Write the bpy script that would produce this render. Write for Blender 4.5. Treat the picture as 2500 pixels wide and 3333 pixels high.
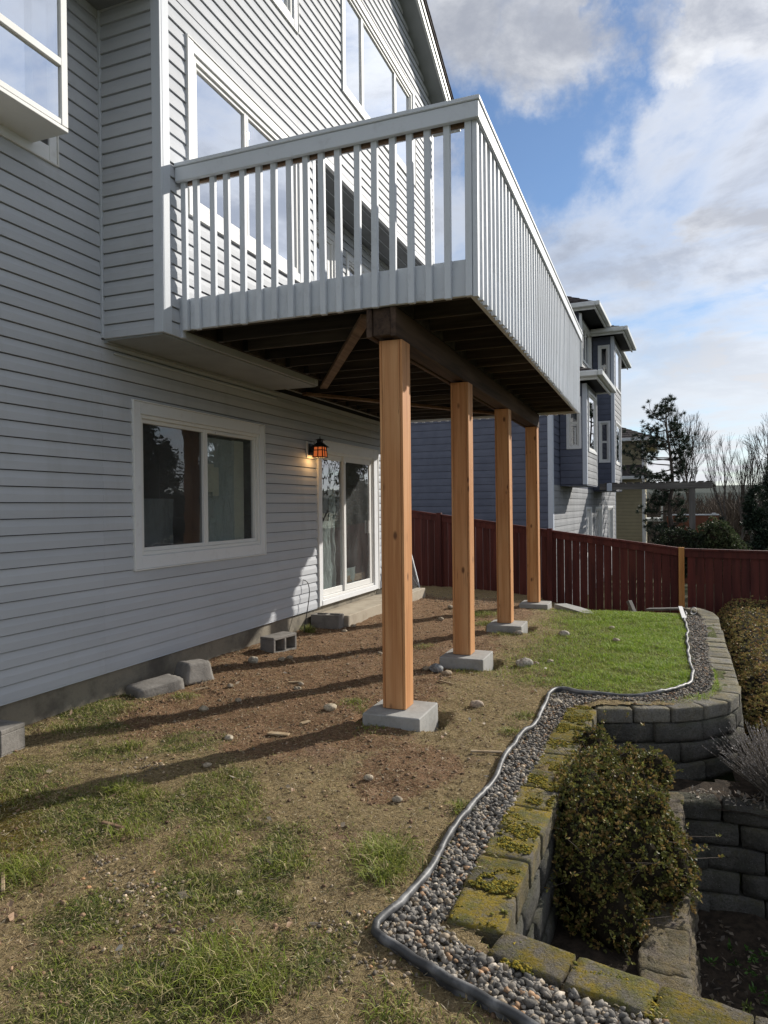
import bpy, bmesh, math, random
import numpy as np
from mathutils import Vector, Matrix

# ------------------------------------------------------------------ scene, camera, sky, sun, exposure
for o in list(bpy.data.objects):
    bpy.data.objects.remove(o)
sc = bpy.context.scene
COL = sc.collection
rng = np.random.default_rng(7)
random.seed(7)

YAW, PITCH, ROLL = 0.3720, 0.0078, -0.0103
fw = np.array([-math.sin(YAW)*math.cos(PITCH), math.cos(YAW)*math.cos(PITCH), -math.sin(PITCH)])
rt = np.array([math.cos(YAW), math.sin(YAW), 0.0]); up = np.cross(rt, fw)
rt2 = math.cos(ROLL)*rt + math.sin(ROLL)*up
up2 = -math.sin(ROLL)*rt + math.cos(ROLL)*up
cam_d = bpy.data.cameras.new('camera'); cam = bpy.data.objects.new('camera', cam_d); COL.objects.link(cam)
cam_d.sensor_fit = 'HORIZONTAL'; cam_d.sensor_width = 36.0; cam_d.lens = 36.0*2277.0/2500.0
cam_d.clip_start = 0.05; cam_d.clip_end = 8000.0
cam.matrix_world = Matrix(((rt2[0], up2[0], -fw[0], 0), (rt2[1], up2[1], -fw[1], 0), (rt2[2], up2[2], -fw[2], 0), (0, 0, 0, 1)))
sc.camera = cam

SUN_AZ = math.radians(32.2); SUN_EL = math.radians(27.5)
sdir = Vector((math.sin(SUN_AZ)*math.cos(SUN_EL), math.cos(SUN_AZ)*math.cos(SUN_EL), math.sin(SUN_EL)))
sun_d = bpy.data.lights.new('sun', 'SUN'); sun = bpy.data.objects.new('sun', sun_d); COL.objects.link(sun)
sun_d.energy = 2.15; sun_d.angle = math.radians(0.6); sun_d.color = (1.0, 0.94, 0.85)
sun.rotation_euler = (-sdir).to_track_quat('-Z', 'Y').to_euler(); sun.location = (20, 30, 20)

world = bpy.data.worlds.new('World'); sc.world = world; world.use_nodes = True
wt = world.node_tree; wt.nodes.clear()
def wn(t, **kw):
    n = wt.nodes.new(t)
    for k, v in kw.items():
        setattr(n, k, v)
    return n
def wl(a, b): wt.links.new(a, b)
w_out = wn('ShaderNodeOutputWorld'); w_bg = wn('ShaderNodeBackground'); w_bg.inputs['Strength'].default_value = 0.10
sky = wn('ShaderNodeTexSky', sky_type='NISHITA'); sky.sun_disc = False
sky.sun_elevation = SUN_EL; sky.sun_rotation = SUN_AZ; sky.altitude = 100; sky.air_density = 1.0; sky.dust_density = 0.1; sky.ozone_density = 1.2
tc = wn('ShaderNodeTexCoord')
sep = wn('ShaderNodeSeparateXYZ'); wl(tc.outputs['Generated'], sep.inputs[0])
def wm(op, a, b=None, c=None, clamp=False):
    n = wn('ShaderNodeMath', operation=op); n.use_clamp = clamp
    for i, v in enumerate((a, b, c)):
        if v is None: continue
        if hasattr(v, 'links'): wl(v, n.inputs[i])
        else: n.inputs[i].default_value = v
    return n.outputs[0]
zc = wm('MAXIMUM', sep.outputs['Z'], 0.0)
den = wm('ADD', zc, 0.16)
px = wm('DIVIDE', sep.outputs['X'], den); py = wm('DIVIDE', sep.outputs['Y'], den)
comb = wn('ShaderNodeCombineXYZ'); wl(px, comb.inputs[0]); wl(py, comb.inputs[1])
def wnoise(vec, scale, detail, rough, off=(0, 0, 0), dist=0.0):
    mp = wn('ShaderNodeMapping'); wl(vec, mp.inputs[0]); mp.inputs['Location'].default_value = off
    n = wn('ShaderNodeTexNoise'); wl(mp.outputs[0], n.inputs['Vector'])
    n.inputs['Scale'].default_value = scale; n.inputs['Detail'].default_value = detail
    n.inputs['Roughness'].default_value = rough; n.inputs['Distortion'].default_value = dist
    return n.outputs['Fac']
def wramp(v, lo, hi):
    n = wn('ShaderNodeMapRange', interpolation_type='SMOOTHSTEP'); wl(v, n.inputs[0])
    n.inputs[1].default_value = lo; n.inputs[2].default_value = hi
    return n.outputs[0]
def wdist(c):
    n = wn('ShaderNodeVectorMath', operation='DISTANCE'); wl(warp.outputs[0], n.inputs[0]); n.inputs[1].default_value = c
    return n.outputs['Value']
wcol = wn('ShaderNodeTexNoise'); wl(tc.outputs['Generated'], wcol.inputs['Vector']); wcol.inputs['Scale'].default_value = 5.0; wcol.inputs['Detail'].default_value = 7; wcol.inputs['Roughness'].default_value = 0.62
wsub = wn('ShaderNodeVectorMath', operation='SUBTRACT'); wl(wcol.outputs['Color'], wsub.inputs[0]); wsub.inputs[1].default_value = (0.5, 0.5, 0.5)
warp = wn('ShaderNodeVectorMath', operation='MULTIPLY_ADD'); wl(wsub.outputs[0], warp.inputs[0]); warp.inputs[1].default_value = (0.30, 0.30, 0.30); wl(tc.outputs['Generated'], warp.inputs[2])
big = wnoise(comb.outputs[0], 0.85, 3, 0.5, (2.3, 5.1, 0.0))
fine = wnoise(comb.outputs[0], 2.0, 12, 0.62, (7.1, 1.7, 0.0), 0.3)
wisp = wnoise(comb.outputs[0], 1.0, 9, 0.60, (3.3, 9.2, 0.0), 1.1)
cov = wm('ADD', wm('MULTIPLY', big, 0.6), wm('MULTIPLY', fine, 0.6))
# blue openings between the cumulus banks
gap = None
for c, r0, r1 in (((-0.238, 0.827, 0.509), 0.03, 0.085), ((-0.189, 0.862, 0.471), 0.04, 0.105), ((-0.126, 0.888, 0.443), 0.04, 0.105), ((-0.059, 0.887, 0.457), 0.03, 0.085), ((-0.011, 0.866, 0.50), 0.02, 0.065), ((-0.001, 0.844, 0.537), 0.02, 0.055), ((0.02, 0.975, 0.22), -0.14, 0.13)):
    g = wramp(wdist(c), r0, r1); gap = g if gap is None else wm('MULTIPLY', gap, g)
bank = None
for c, r0, r1 in (((-0.19, 0.80, 0.565), 0.04, 0.12), ((-0.11, 0.835, 0.545), 0.04, 0.12), ((-0.065, 0.855, 0.52), 0.02, 0.08), ((0.075, 0.85, 0.525), 0.03, 0.10)):
    g = wm('SUBTRACT', 1.0, wramp(wdist(c), r0, r1)); bank = g if bank is None else wm('MAXIMUM', bank, g)
cum = wm('MULTIPLY', wramp(cov, 0.54, 0.68), gap)
veil = wm('MULTIPLY', wm('MULTIPLY', wramp(wm('ADD', wm('MULTIPLY', wisp, 0.6), wm('MULTIPLY', fine, 0.4)), 0.30, 0.56), 0.88), wm('MULTIPLY_ADD', gap, 0.97, 0.03))
puff = wm('MULTIPLY', bank, wramp(wm('ADD', fine, wm('MULTIPLY', bank, 0.25)), 0.42, 0.66))
mask = wm('MAXIMUM', wm('MAXIMUM', cum, veil), puff)
shade = wramp(wm('ADD', wm('MULTIPLY', fine, 0.75), wm('MULTIPLY', wisp, 0.45)), 0.53, 0.70)
shade = wm('MULTIPLY', shade, wramp(sep.outputs['Z'], 0.03, 0.42))   # seen edge-on near the horizon the cloud layers thin out
sdot = wn('ShaderNodeVectorMath', operation='DOT_PRODUCT'); wl(tc.outputs['Generated'], sdot.inputs[0]); sdot.inputs[1].default_value = tuple(sdir)
glow = wm('MULTIPLY_ADD', wm('POWER', wm('MAXIMUM', sdot.outputs['Value'], 0.0), 7.0), 0.5, 0.96)   # clouds scatter forward: brighter towards the sun
ccol0 = wn('ShaderNodeMix', data_type='RGBA'); wl(shade, ccol0.inputs[0])
ccol0.inputs[6].default_value = (3.0, 3.07, 3.22, 1); ccol0.inputs[7].default_value = (1.5, 1.61, 1.88, 1)
ccol = wn('ShaderNodeMix', data_type='RGBA', blend_type='MULTIPLY'); ccol.inputs[0].default_value = 1.0; wl(ccol0.outputs[2], ccol.inputs[6]); wl(glow, ccol.inputs[7])
skys = wn('ShaderNodeMix', data_type='RGBA', blend_type='MULTIPLY'); skys.inputs[0].default_value = 1.0; wl(sky.outputs[0], skys.inputs[6]); skys.inputs[7].default_value = (0.37, 0.42, 0.48, 1)
cm = wn('ShaderNodeMix', data_type='RGBA'); wl(mask, cm.inputs[0]); wl(skys.outputs[2], cm.inputs[6]); wl(ccol.outputs[2], cm.inputs[7])
wl(cm.outputs[2], w_bg.inputs[0]); wl(w_bg.outputs[0], w_out.inputs[0])

sc.view_settings.view_transform = 'Standard'; sc.view_settings.look = 'None'
sc.view_settings.gamma = 1.0; sc.view_settings.use_curve_mapping = False
sc.view_settings.exposure = 1.38
sc.render.engine = 'CYCLES'
sc.cycles.max_bounces = 8; sc.cycles.diffuse_bounces = 4; sc.cycles.transparent_max_bounces = 12
sc.cycles.use_denoising = True
sc.cycles.sample_clamp_indirect = 6.0

# ------------------------------------------------------------------ helpers
ORG = {}          # build-space origin of every object
def v3(a): return np.asarray(a, dtype=float)
def tag(o, label=None, cat=None, group=None, kind=None):
    if label: o['label'] = label
    if cat: o['category'] = cat
    if group: o['group'] = group
    if kind: o['kind'] = kind
    return o
def root(name, loc, label, cat, group=None, rotz=0.0, local=False):
    o = bpy.data.objects.new(name, None); COL.objects.link(o)
    o.empty_display_size = 0.2
    o.location = loc; o.rotation_euler = (0, 0, rotz)
    ORG[o] = v3((0, 0, 0)) if local else v3(loc)
    return tag(o, label, cat, group)
def link(o, parent, c):
    COL.objects.link(o)
    ORG[o] = c
    if parent is not None:
        o.parent = parent; o.location = c - ORG[parent]
    else:
        o.location = c
    return o
def add(name, V, F, mat, parent=None, smooth=False, col=None):
    """one mesh object; V in build space, F list of index tuples or int array (n,3)/(n,4)"""
    V = np.asarray(V, dtype=float).reshape(-1, 3)
    lo, hi = V.min(0), V.max(0); c = np.array([(lo[0]+hi[0])/2, (lo[1]+hi[1])/2, lo[2]])
    me = bpy.data.meshes.new(name)
    L = V - c
    if isinstance(F, np.ndarray):
        n, k = F.shape
        me.vertices.add(len(L)); me.vertices.foreach_set('co', L.astype(np.float32).ravel())
        me.loops.add(n*k); me.loops.foreach_set('vertex_index', F.astype(np.int32).ravel())
        me.polygons.add(n); me.polygons.foreach_set('loop_start', np.arange(0, n*k, k, dtype=np.int32))
        me.polygons.foreach_set('loop_total', np.full(n, k, dtype=np.int32))
        me.update(calc_edges=True)
    else:
        me.from_pydata([tuple(p) for p in L], [], F); me.update()
    if col is not None:
        at = me.color_attributes.new('Col', 'FLOAT_COLOR', 'POINT')
        cc = np.ones((len(L), 4), np.float32); cc[:, :3] = col
        at.data.foreach_set('color', cc.ravel())
    if smooth:
        me.polygons.foreach_set('use_smooth', np.ones(len(me.polygons), bool))
    me.materials.append(mat)
    return link(bpy.data.objects.new(name, me), parent, c)
def same(o, c, parent, rotz=0.0):
    """another object sharing o's mesh, at build-space origin c"""
    n = bpy.data.objects.new(o.name.split('.')[0], o.data); link(n, parent, v3(c)); n.rotation_euler = (0, 0, rotz)
    return n
# chamfered box template
def _chamfer_template():
    idx = {}; k = 0
    for i in (0, 1):
        for j in (0, 1):
            for l in (0, 1):
                for a in range(3):
                    idx[(i, j, l, a)] = k; k += 1
    F = []
    for a in range(3):
        b, d = [x for x in range(3) if x != a]
        for s in (0, 1):
            q = []
            for (p, r) in ((0, 0), (1, 0), (1, 1), (0, 1)):
                c = [0, 0, 0]; c[a] = s; c[b] = p; c[d] = r; q.append(idx[(*c, a)])
            F.append(q)
    for a in range(3):
        for b in range(a+1, 3):
            d = 3-a-b
            for s in (0, 1):
                for t in (0, 1):
                    c0 = [0, 0, 0]; c0[a] = s; c0[b] = t; c1 = list(c0); c1[d] = 1
                    F.append([idx[(*c0, a)], idx[(*c1, a)], idx[(*c1, b)], idx[(*c0, b)]])
    for i in (0, 1):
        for j in (0, 1):
            for l in (0, 1):
                F.append([idx[(i, j, l, 0)], idx[(i, j, l, 1)], idx[(i, j, l, 2)]])
    S = np.zeros((24, 3)); A = np.zeros(24, int)
    for (i, j, l, a), q in idx.items():
        S[q] = (2*i-1, 2*j-1, 2*l-1); A[q] = a
    P = S.copy()
    for q in range(24):
        for b in range(3):
            if b != A[q]: P[q, b] *= 0.8
    G = []
    for f in F:
        p = P[f]; n = np.cross(p[1]-p[0], p[2]-p[0])
        G.append(tuple(f) if n @ p.mean(0) > 0 else tuple(f[::-1]))
    return S, A, G
CB_S, CB_A, CB_F = _chamfer_template()
def cbox(x0, x1, y0, y1, z0, z1, ch=0.004):
    lo = np.array([x0, y0, z0]); hi = np.array([x1, y1, z1]); c = (lo+hi)/2; h = (hi-lo)/2
    ch = min(ch, h.min()*0.45)
    V = np.repeat(h[None]-ch, 24, 0); V[np.arange(24), CB_A] = h[CB_A]
    return V*CB_S + c
def bx(name, x0, x1, y0, y1, z0, z1, mat, parent=None, ch=0.004, xf=None):
    V = cbox(x0, x1, y0, y1, z0, z1, ch)
    if xf is not None: V = xf(V)
    return add(name, V, CB_F, mat, parent)
def bxs(name, boxes, mat, parent=None, ch=0.004, xf=None):
    """several boxes that make one part (the four sides of a frame)"""
    Vs, Fs = [], []
    for i, b in enumerate(boxes):
        Vs.append(cbox(*b, ch=ch)); Fs += [tuple(k+24*i for k in f) for f in CB_F]
    V = np.concatenate(Vs)
    if xf is not None: V = xf(V)
    return add(name, V, Fs, mat, parent)
def beam(name, p0, p1, w, h, mat, parent=None, ch=0.003, upv=(0, 0, 1)):
    """box of section w (across) x h (along upv) from p0 to p1"""
    p0, p1 = v3(p0), v3(p1); d = p1-p0; L = np.linalg.norm(d); d = d/L
    s = np.cross(d, v3(upv)); s /= np.linalg.norm(s); u = np.cross(s, d)
    V = cbox(-w/2, w/2, 0, L, -h/2, h/2, ch)
    return add(name, p0 + V[:, :1]*s + V[:, 1:2]*d + V[:, 2:3]*u, CB_F, mat, parent)
def tubes(P0, P1, R0, R1, n=6):
    """many tapered tubes in one mesh -> V, F (quads)"""
    P0, P1 = np.asarray(P0, float), np.asarray(P1, float); R0, R1 = np.asarray(R0, float), np.asarray(R1, float)
    d = P1-P0; d /= np.linalg.norm(d, axis=1, keepdims=True)+1e-9
    a = np.where(np.abs(d[:, 2:3]) < 0.9, np.array([[0, 0, 1.0]]), np.array([[1.0, 0, 0]]))
    s = np.cross(d, a); s /= np.linalg.norm(s, axis=1, keepdims=True); u = np.cross(s, d)
    th = np.arange(n)*2*math.pi/n
    ring = np.cos(th)[None, :, None]*s[:, None] + np.sin(th)[None, :, None]*u[:, None]
    A = P0[:, None]+ring*R0[:, None, None]; B = P1[:, None]+ring*R1[:, None, None]
    V = np.concatenate([A, B], 1).reshape(-1, 3)
    m = len(P0); base = np.arange(m)[:, None]*2*n
    i = np.arange(n)[None]; j = (np.arange(n)+1)[None] % n
    F = np.stack([base+i, base+j, base+n+j, base+n+i], -1).reshape(-1, 4)
    return V, F
def sweep(name, pts, r, mat, parent=None, n=8, smooth=True, prof=None):
    pts = v3(pts); d = np.gradient(pts, axis=0); d /= np.linalg.norm(d, axis=1, keepdims=True)
    a = np.array([0, 0, 1.0]); s = np.cross(d, a); s /= np.linalg.norm(s, axis=1, keepdims=True)+1e-9; u = np.cross(s, d)
    if prof is None:
        th = np.arange(n)*2*math.pi/n; prof = np.stack([np.cos(th), np.sin(th)], 1)*r
    n = len(prof)
    V = (pts[:, None] + prof[None, :, :1]*s[:, None] + prof[None, :, 1:2]*u[:, None]).reshape(-1, 3)
    F = []
    for k in range(len(pts)-1):
        for i in range(n):
            j = (i+1) % n; F.append((k*n+i, k*n+j, (k+1)*n+j, (k+1)*n+i))
    F.append(tuple(range(n))[::-1]); F.append(tuple((len(pts)-1)*n+i for i in range(n)))
    return add(name, V, F, mat, parent, smooth)
def spline(P, step=0.05):
    """Catmull-Rom resample"""
    P = v3(P); out = []
    Q = np.concatenate([[2*P[0]-P[1]], P, [2*P[-1]-P[-2]]])
    for i in range(len(P)-1):
        a, b, c, d = Q[i:i+4]; m = max(2, int(np.linalg.norm(c-b)/step))
        for t in np.linspace(0, 1, m, endpoint=False):
            out.append(0.5*((2*b)+(-a+c)*t+(2*a-5*b+4*c-d)*t*t+(-a+3*b-3*c+d)*t**3))
    out.append(P[-1]); return np.array(out)
# value noise
_tab = rng.random((64, 64))
def vnoise(x, y):
    xi, yi = np.floor(x).astype(int), np.floor(y).astype(int); fx, fy = x-xi, y-yi
    fx = fx*fx*(3-2*fx); fy = fy*fy*(3-2*fy)
    g = lambda a, b: _tab[a % 64, b % 64]
    return (g(xi, yi)*(1-fx)+g(xi+1, yi)*fx)*(1-fy)+(g(xi, yi+1)*(1-fx)+g(xi+1, yi+1)*fx)*fy
def fbm(x, y, o=4, rough=0.5):
    s = 0; a = 1; t = 0
    for k in range(o):
        s = s + a*vnoise(x*2**k+17.3*k, y*2**k+5.7*k); t += a; a *= rough
    return s/t
def sstep(a, b, x):
    t = np.clip((x-a)/(b-a), 0, 1); return t*t*(3-2*t)

# ------------------------------------------------------------------ materials
class NT:
    def __init__(s, name):
        s.m = bpy.data.materials.new(name); s.m.use_nodes = True; s.t = s.m.node_tree; s.t.nodes.clear()
        s.out = s.t.nodes.new('ShaderNodeOutputMaterial')
    def n(s, t, **kw):
        q = s.t.nodes.new(t)
        for k, v in kw.items(): setattr(q, k, v)
        return q
    def l(s, a, b): s.t.links.new(a, b)
    def put(s, sock, v):
        if hasattr(v, 'links'): s.l(v, sock)
        elif isinstance(v, (tuple, list)) and len(v) == 3 and sock.type == 'RGBA': sock.default_value = (*v, 1)
        else: sock.default_value = v
    def math(s, op, a, b=None, clamp=False):
        q = s.n('ShaderNodeMath', operation=op); q.use_clamp = clamp; s.put(q.inputs[0], a)
        if b is not None: s.put(q.inputs[1], b)
        return q.outputs[0]
    def ramp(s, v, lo, hi, a=0.0, b=1.0):
        q = s.n('ShaderNodeMapRange', interpolation_type='SMOOTHSTEP'); s.l(v, q.inputs[0])
        for i, x in enumerate((lo, hi, a, b)): q.inputs[i+1].default_value = x
        return q.outputs[0]
    def mix(s, f, a, b, blend='MIX'):
        q = s.n('ShaderNodeMix', data_type='RGBA', blend_type=blend); s.put(q.inputs[0], f); s.put(q.inputs[6], a); s.put(q.inputs[7], b)
        return q.outputs[2]
    def coord(s, kind='Object', scale=(1, 1, 1), rot=(0, 0, 0)):
        if kind == 'World': c = s.n('ShaderNodeNewGeometry').outputs['Position']
        else: c = s.n('ShaderNodeTexCoord').outputs['Object']
        if kind == 'ObjRand':
            oi = s.n('ShaderNodeObjectInfo'); q = s.n('ShaderNodeVectorMath', operation='MULTIPLY_ADD')
            cc = s.n('ShaderNodeCombineXYZ'); [s.l(oi.outputs['Random'], cc.inputs[i]) for i in range(3)]
            s.l(cc.outputs[0], q.inputs[0]); q.inputs[1].default_value = (31.7, 17.3, 53.1); s.l(c, q.inputs[2]); c = q.outputs[0]
        mp = s.n('ShaderNodeMapping'); s.l(c, mp.inputs[0]); mp.inputs['Scale'].default_value = scale; mp.inputs['Rotation'].default_value = rot
        return mp.outputs[0]
    def noise(s, vec, scale, detail=4, rough=0.55, dist=0.0):
        q = s.n('ShaderNodeTexNoise'); s.l(vec, q.inputs['Vector']); q.inputs['Scale'].default_value = scale
        q.inputs['Detail'].default_value = detail; q.inputs['Roughness'].default_value = rough; q.inputs['Distortion'].default_value = dist
        return q.outputs['Fac']
    def voro(s, vec, scale, feat='F1'):
        q = s.n('ShaderNodeTexVoronoi', feature=feat); s.l(vec, q.inputs['Vector']); q.inputs['Scale'].default_value = scale
        return q
    def rand(s, lo, hi):
        return s.ramp_lin(s.n('ShaderNodeObjectInfo').outputs['Random'], lo, hi)
    def ramp_lin(s, v, a, b):
        q = s.n('ShaderNodeMapRange'); s.l(v, q.inputs[0]); q.inputs[3].default_value = a; q.inputs[4].default_value = b; return q.outputs[0]
    def bright(s, col, f):
        q = s.n('ShaderNodeVectorMath', operation='SCALE'); s.put(q.inputs[0], col) if hasattr(col, 'links') else setattr(q.inputs[0], 'default_value', col)
        s.put(q.inputs['Scale'], f); return q.outputs[0]
    def bump(s, h, strength, dist, prev=None):
        q = s.n('ShaderNodeBump'); s.l(h, q.inputs['Height']); q.inputs['Strength'].default_value = strength; q.inputs['Distance'].default_value = dist
        if prev is not None: s.l(prev, q.inputs['Normal'])
        return q.outputs[0]
    def bsdf(s, col, rough=0.7, spec=0.35, normal=None, **kw):
        b = s.n('ShaderNodeBsdfPrincipled'); s.put(b.inputs['Base Color'], col); s.put(b.inputs['Roughness'], rough)
        b.inputs['Specular IOR Level'].default_value = spec
        if normal is not None: s.l(normal, b.inputs['Normal'])
        for k, v in kw.items(): s.put(b.inputs[k], v)
        s.l(b.outputs[0], s.out.inputs[0]); return b
def simple(name, c1, c2, scale=6, rough=0.7, spec=0.3, bump=0.0, bscale=60, bdist=0.004, kind='ObjRand', stretch=(1, 1, 1), var=0.0, lo=0.35, hi=0.65, detail=5):
    t = NT(name); c = t.coord(kind, stretch); f = t.ramp(t.noise(c, scale, detail), lo, hi); col = t.mix(f, c1, c2)
    if var: col = t.bright(col, t.rand(1-var, 1+var))
    nm = t.bump(t.noise(c, bscale, 4, 0.6), bump, bdist) if bump else None
    t.bsdf(col, rough, spec, nm); return t.m

MT = {}
def sidingmat():
    t = NT('vinyl_siding_grey'); w = t.coord('World', (1, 0.35, 1.5)); st = t.noise(t.coord('World', (1, 2.6, 0.35)), 2.0, 7, 0.65); sp_ = t.noise(t.coord('World'), 26, 6, 0.7)
    col = t.mix(t.ramp(t.noise(w, 2.2, 5), 0.35, 0.65), (0.49, 0.51, 0.54), (0.455, 0.475, 0.505))
    col = t.mix(t.ramp(st, 0.50, 0.78, 0.0, 0.30), col, (0.36, 0.365, 0.36)); col = t.mix(t.ramp(sp_, 0.62, 0.8, 0.0, 0.35), col, (0.33, 0.33, 0.32))
    col = t.bright(col, t.rand(0.965, 1.03)); wv = t.noise(t.coord('World', (1, 1.2, 4)), 1.4, 3)
    t.bsdf(col, 0.60, 0.18, t.bump(t.noise(t.coord('World', (1, 0.5, 3)), 34, 4, 0.6), 0.14, 0.003, t.bump(wv, 0.25, 0.03))); return t.m
MT['siding'] = sidingmat()
MT['wrap'] = simple('shadow_gap_sheathing', (0.018, 0.018, 0.02), (0.014, 0.014, 0.014), 5)  # near-black colour paints the contact shadow seen in gaps between planks
def paint(name, c, dirt, amt=0.5, bumps=0.25):
    t = NT(name); w = t.coord('ObjRand')
    d = t.math('MULTIPLY', t.ramp(t.noise(w, 9, 8, 0.65), 0.52, 0.75), amt)
    col = t.mix(d, c, dirt); col = t.bright(col, t.rand(0.95, 1.03))
    g = t.noise(t.coord('ObjRand', (1, 1, 1)), 55, 4, 0.6)
    t.bsdf(col, 0.55, 0.25, t.bump(g, bumps, 0.003)); return t.m
MT['trim'] = paint('trim_white_paint', (0.72, 0.735, 0.75), (0.50, 0.49, 0.47), 0.35)
MT['trimtex'] = paint('trim_rough_white_paint', (0.74, 0.75, 0.76), (0.5, 0.5, 0.48), 0.5, 0.9)
MT['corner'] = paint('corner_trim_grey', (0.53, 0.565, 0.61), (0.45, 0.46, 0.48), 0.2, 0.08)
MT['rail'] = paint('railing_pale_paint', (0.63, 0.665, 0.71), (0.40, 0.41, 0.43), 0.4, 0.5)
MT['vinyl'] = paint('window_vinyl', (0.72, 0.72, 0.70), (0.55, 0.54, 0.50), 0.25, 0.05)
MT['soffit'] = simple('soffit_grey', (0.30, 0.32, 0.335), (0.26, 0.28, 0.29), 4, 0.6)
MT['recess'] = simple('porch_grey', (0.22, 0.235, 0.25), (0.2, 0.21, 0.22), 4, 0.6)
def wood(name, c1, c2, c3, axis=2, gs=26, knots=0.0, rough=0.65, var=0.1, bumps=0.25, long=0.9):
    t = NT(name); sx = [gs, gs, gs]; sx[axis] = long
    g = t.noise(t.coord('ObjRand', tuple(sx)), 1.0, 7, 0.6, 0.4)
    g2 = t.noise(t.coord('ObjRand', tuple(x*(0.25 if i != axis else 0.8) for i, x in enumerate(sx))), 1.0, 3, 0.5)
    col = t.mix(t.ramp(g, 0.36, 0.66), c1, c2); col = t.mix(t.ramp(g2, 0.45, 0.75), col, c3)
    if knots:
        ks = [7.5, 7.5, 7.5]; ks[axis] = 3.6
        v = t.voro(t.coord('ObjRand', tuple(ks)), 1.0); w = t.ramp(v.outputs['Distance'], 0.06, 0.17, 1.0, 0.0)
        col = t.mix(t.math('MULTIPLY', w, knots), col, (0.12, 0.05, 0.025))
    if knots > 0.9:
        cs = [34, 34, 34]; cs[axis] = 0.55; ck = t.noise(t.coord('ObjRand', tuple(cs)), 1.0, 2, 0.5); d_ = t.math('ABSOLUTE', t.math('SUBTRACT', ck, 0.56))
        cr_ = t.math('MULTIPLY', t.ramp(d_, 0.002, 0.010, 1.0, 0.0), t.ramp(t.noise(t.coord('ObjRand', (3, 3, 1.3)), 1.0, 2), 0.48, 0.58)); col = t.mix(t.math('MULTIPLY', cr_, 0.75), col, (0.13, 0.055, 0.025))
        col = t.mix(t.ramp(t.noise(t.coord('ObjRand', (2, 2, 1.2)), 1.0, 5, 0.6), 0.42, 0.70, 0.0, 0.40), col, (0.50, 0.22, 0.085))
    col = t.bright(col, t.rand(1-var, 1+var))
    t.bsdf(col, rough, 0.25, t.bump(g, bumps, 0.003)); return t.m
MT['cedar'] = wood('new_cedar', (0.57, 0.29, 0.125), (0.43, 0.19, 0.075), (0.62, 0.35, 0.17), 2, 30, 0.95, 0.6, 0.06)
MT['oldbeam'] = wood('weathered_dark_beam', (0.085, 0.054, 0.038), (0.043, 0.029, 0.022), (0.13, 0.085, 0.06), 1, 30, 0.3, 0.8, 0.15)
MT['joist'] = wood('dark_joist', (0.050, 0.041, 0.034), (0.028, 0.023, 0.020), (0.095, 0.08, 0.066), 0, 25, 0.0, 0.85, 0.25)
MT['brace'] = wood('brown_brace', (0.20, 0.125, 0.075), (0.13, 0.08, 0.05), (0.24, 0.16, 0.10), 1, 30, 0.3, 0.75, 0.1)
MT['fence'] = wood('red_stained_fence', (0.092, 0.022, 0.018), (0.054, 0.014, 0.012), (0.115, 0.031, 0.023), 2, 24, 0.25, 0.7, 0.2)
MT['fencepost'] = wood('bare_fence_post', (0.42, 0.20, 0.06), (0.32, 0.14, 0.04), (0.46, 0.25, 0.09), 2, 26, 0.4, 0.7)
MT['greywood'] = wood('grey_weathered_wood', (0.15, 0.14, 0.13), (0.09, 0.085, 0.08), (0.19, 0.175, 0.16), 2, 24, 0.3, 0.85, 0.1)
MT['greywoodx'] = wood('grey_weathered_wood_beam', (0.15, 0.14, 0.132), (0.09, 0.085, 0.08), (0.19, 0.18, 0.165), 0, 24, 0.3, 0.85, 0.1)
MT['scrap'] = wood('pale_wood_scrap', (0.38, 0.29, 0.18), (0.28, 0.20, 0.12), (0.42, 0.34, 0.24), 1, 40, 0.0, 0.8, 0.15)
def concrete(name, c, stain, sc1=3.0, bumps=0.5, amt=0.8):
    t = NT(name); w = t.coord('World')
    a = t.ramp(t.noise(w, sc1, 6, 0.65), 0.42, 0.68); b = t.noise(w, 40, 6, 0.7)
    col = t.mix(t.math('MULTIPLY', a, amt), c, stain); col = t.mix(t.ramp(b, 0.45, 0.8, 0.0, 0.35), col, tuple(x*0.55 for x in c))
    t.bsdf(col, 0.9, 0.2, t.bump(b, bumps, 0.006)); return t.m
MT['footing'] = concrete('new_concrete', (0.36, 0.355, 0.335), (0.27, 0.265, 0.245), 6)
MT['foundation'] = concrete('old_foundation_concrete', (0.24, 0.215, 0.17), (0.12, 0.108, 0.09), 3.2, 0.8, 0.95)
MT['patio'] = concrete('patio_concrete', (0.42, 0.37, 0.29), (0.30, 0.25, 0.19), 4)
MT['cinder'] = concrete('cinder_block', (0.23, 0.215, 0.195), (0.15, 0.14, 0.125), 9, 0.8)
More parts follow.
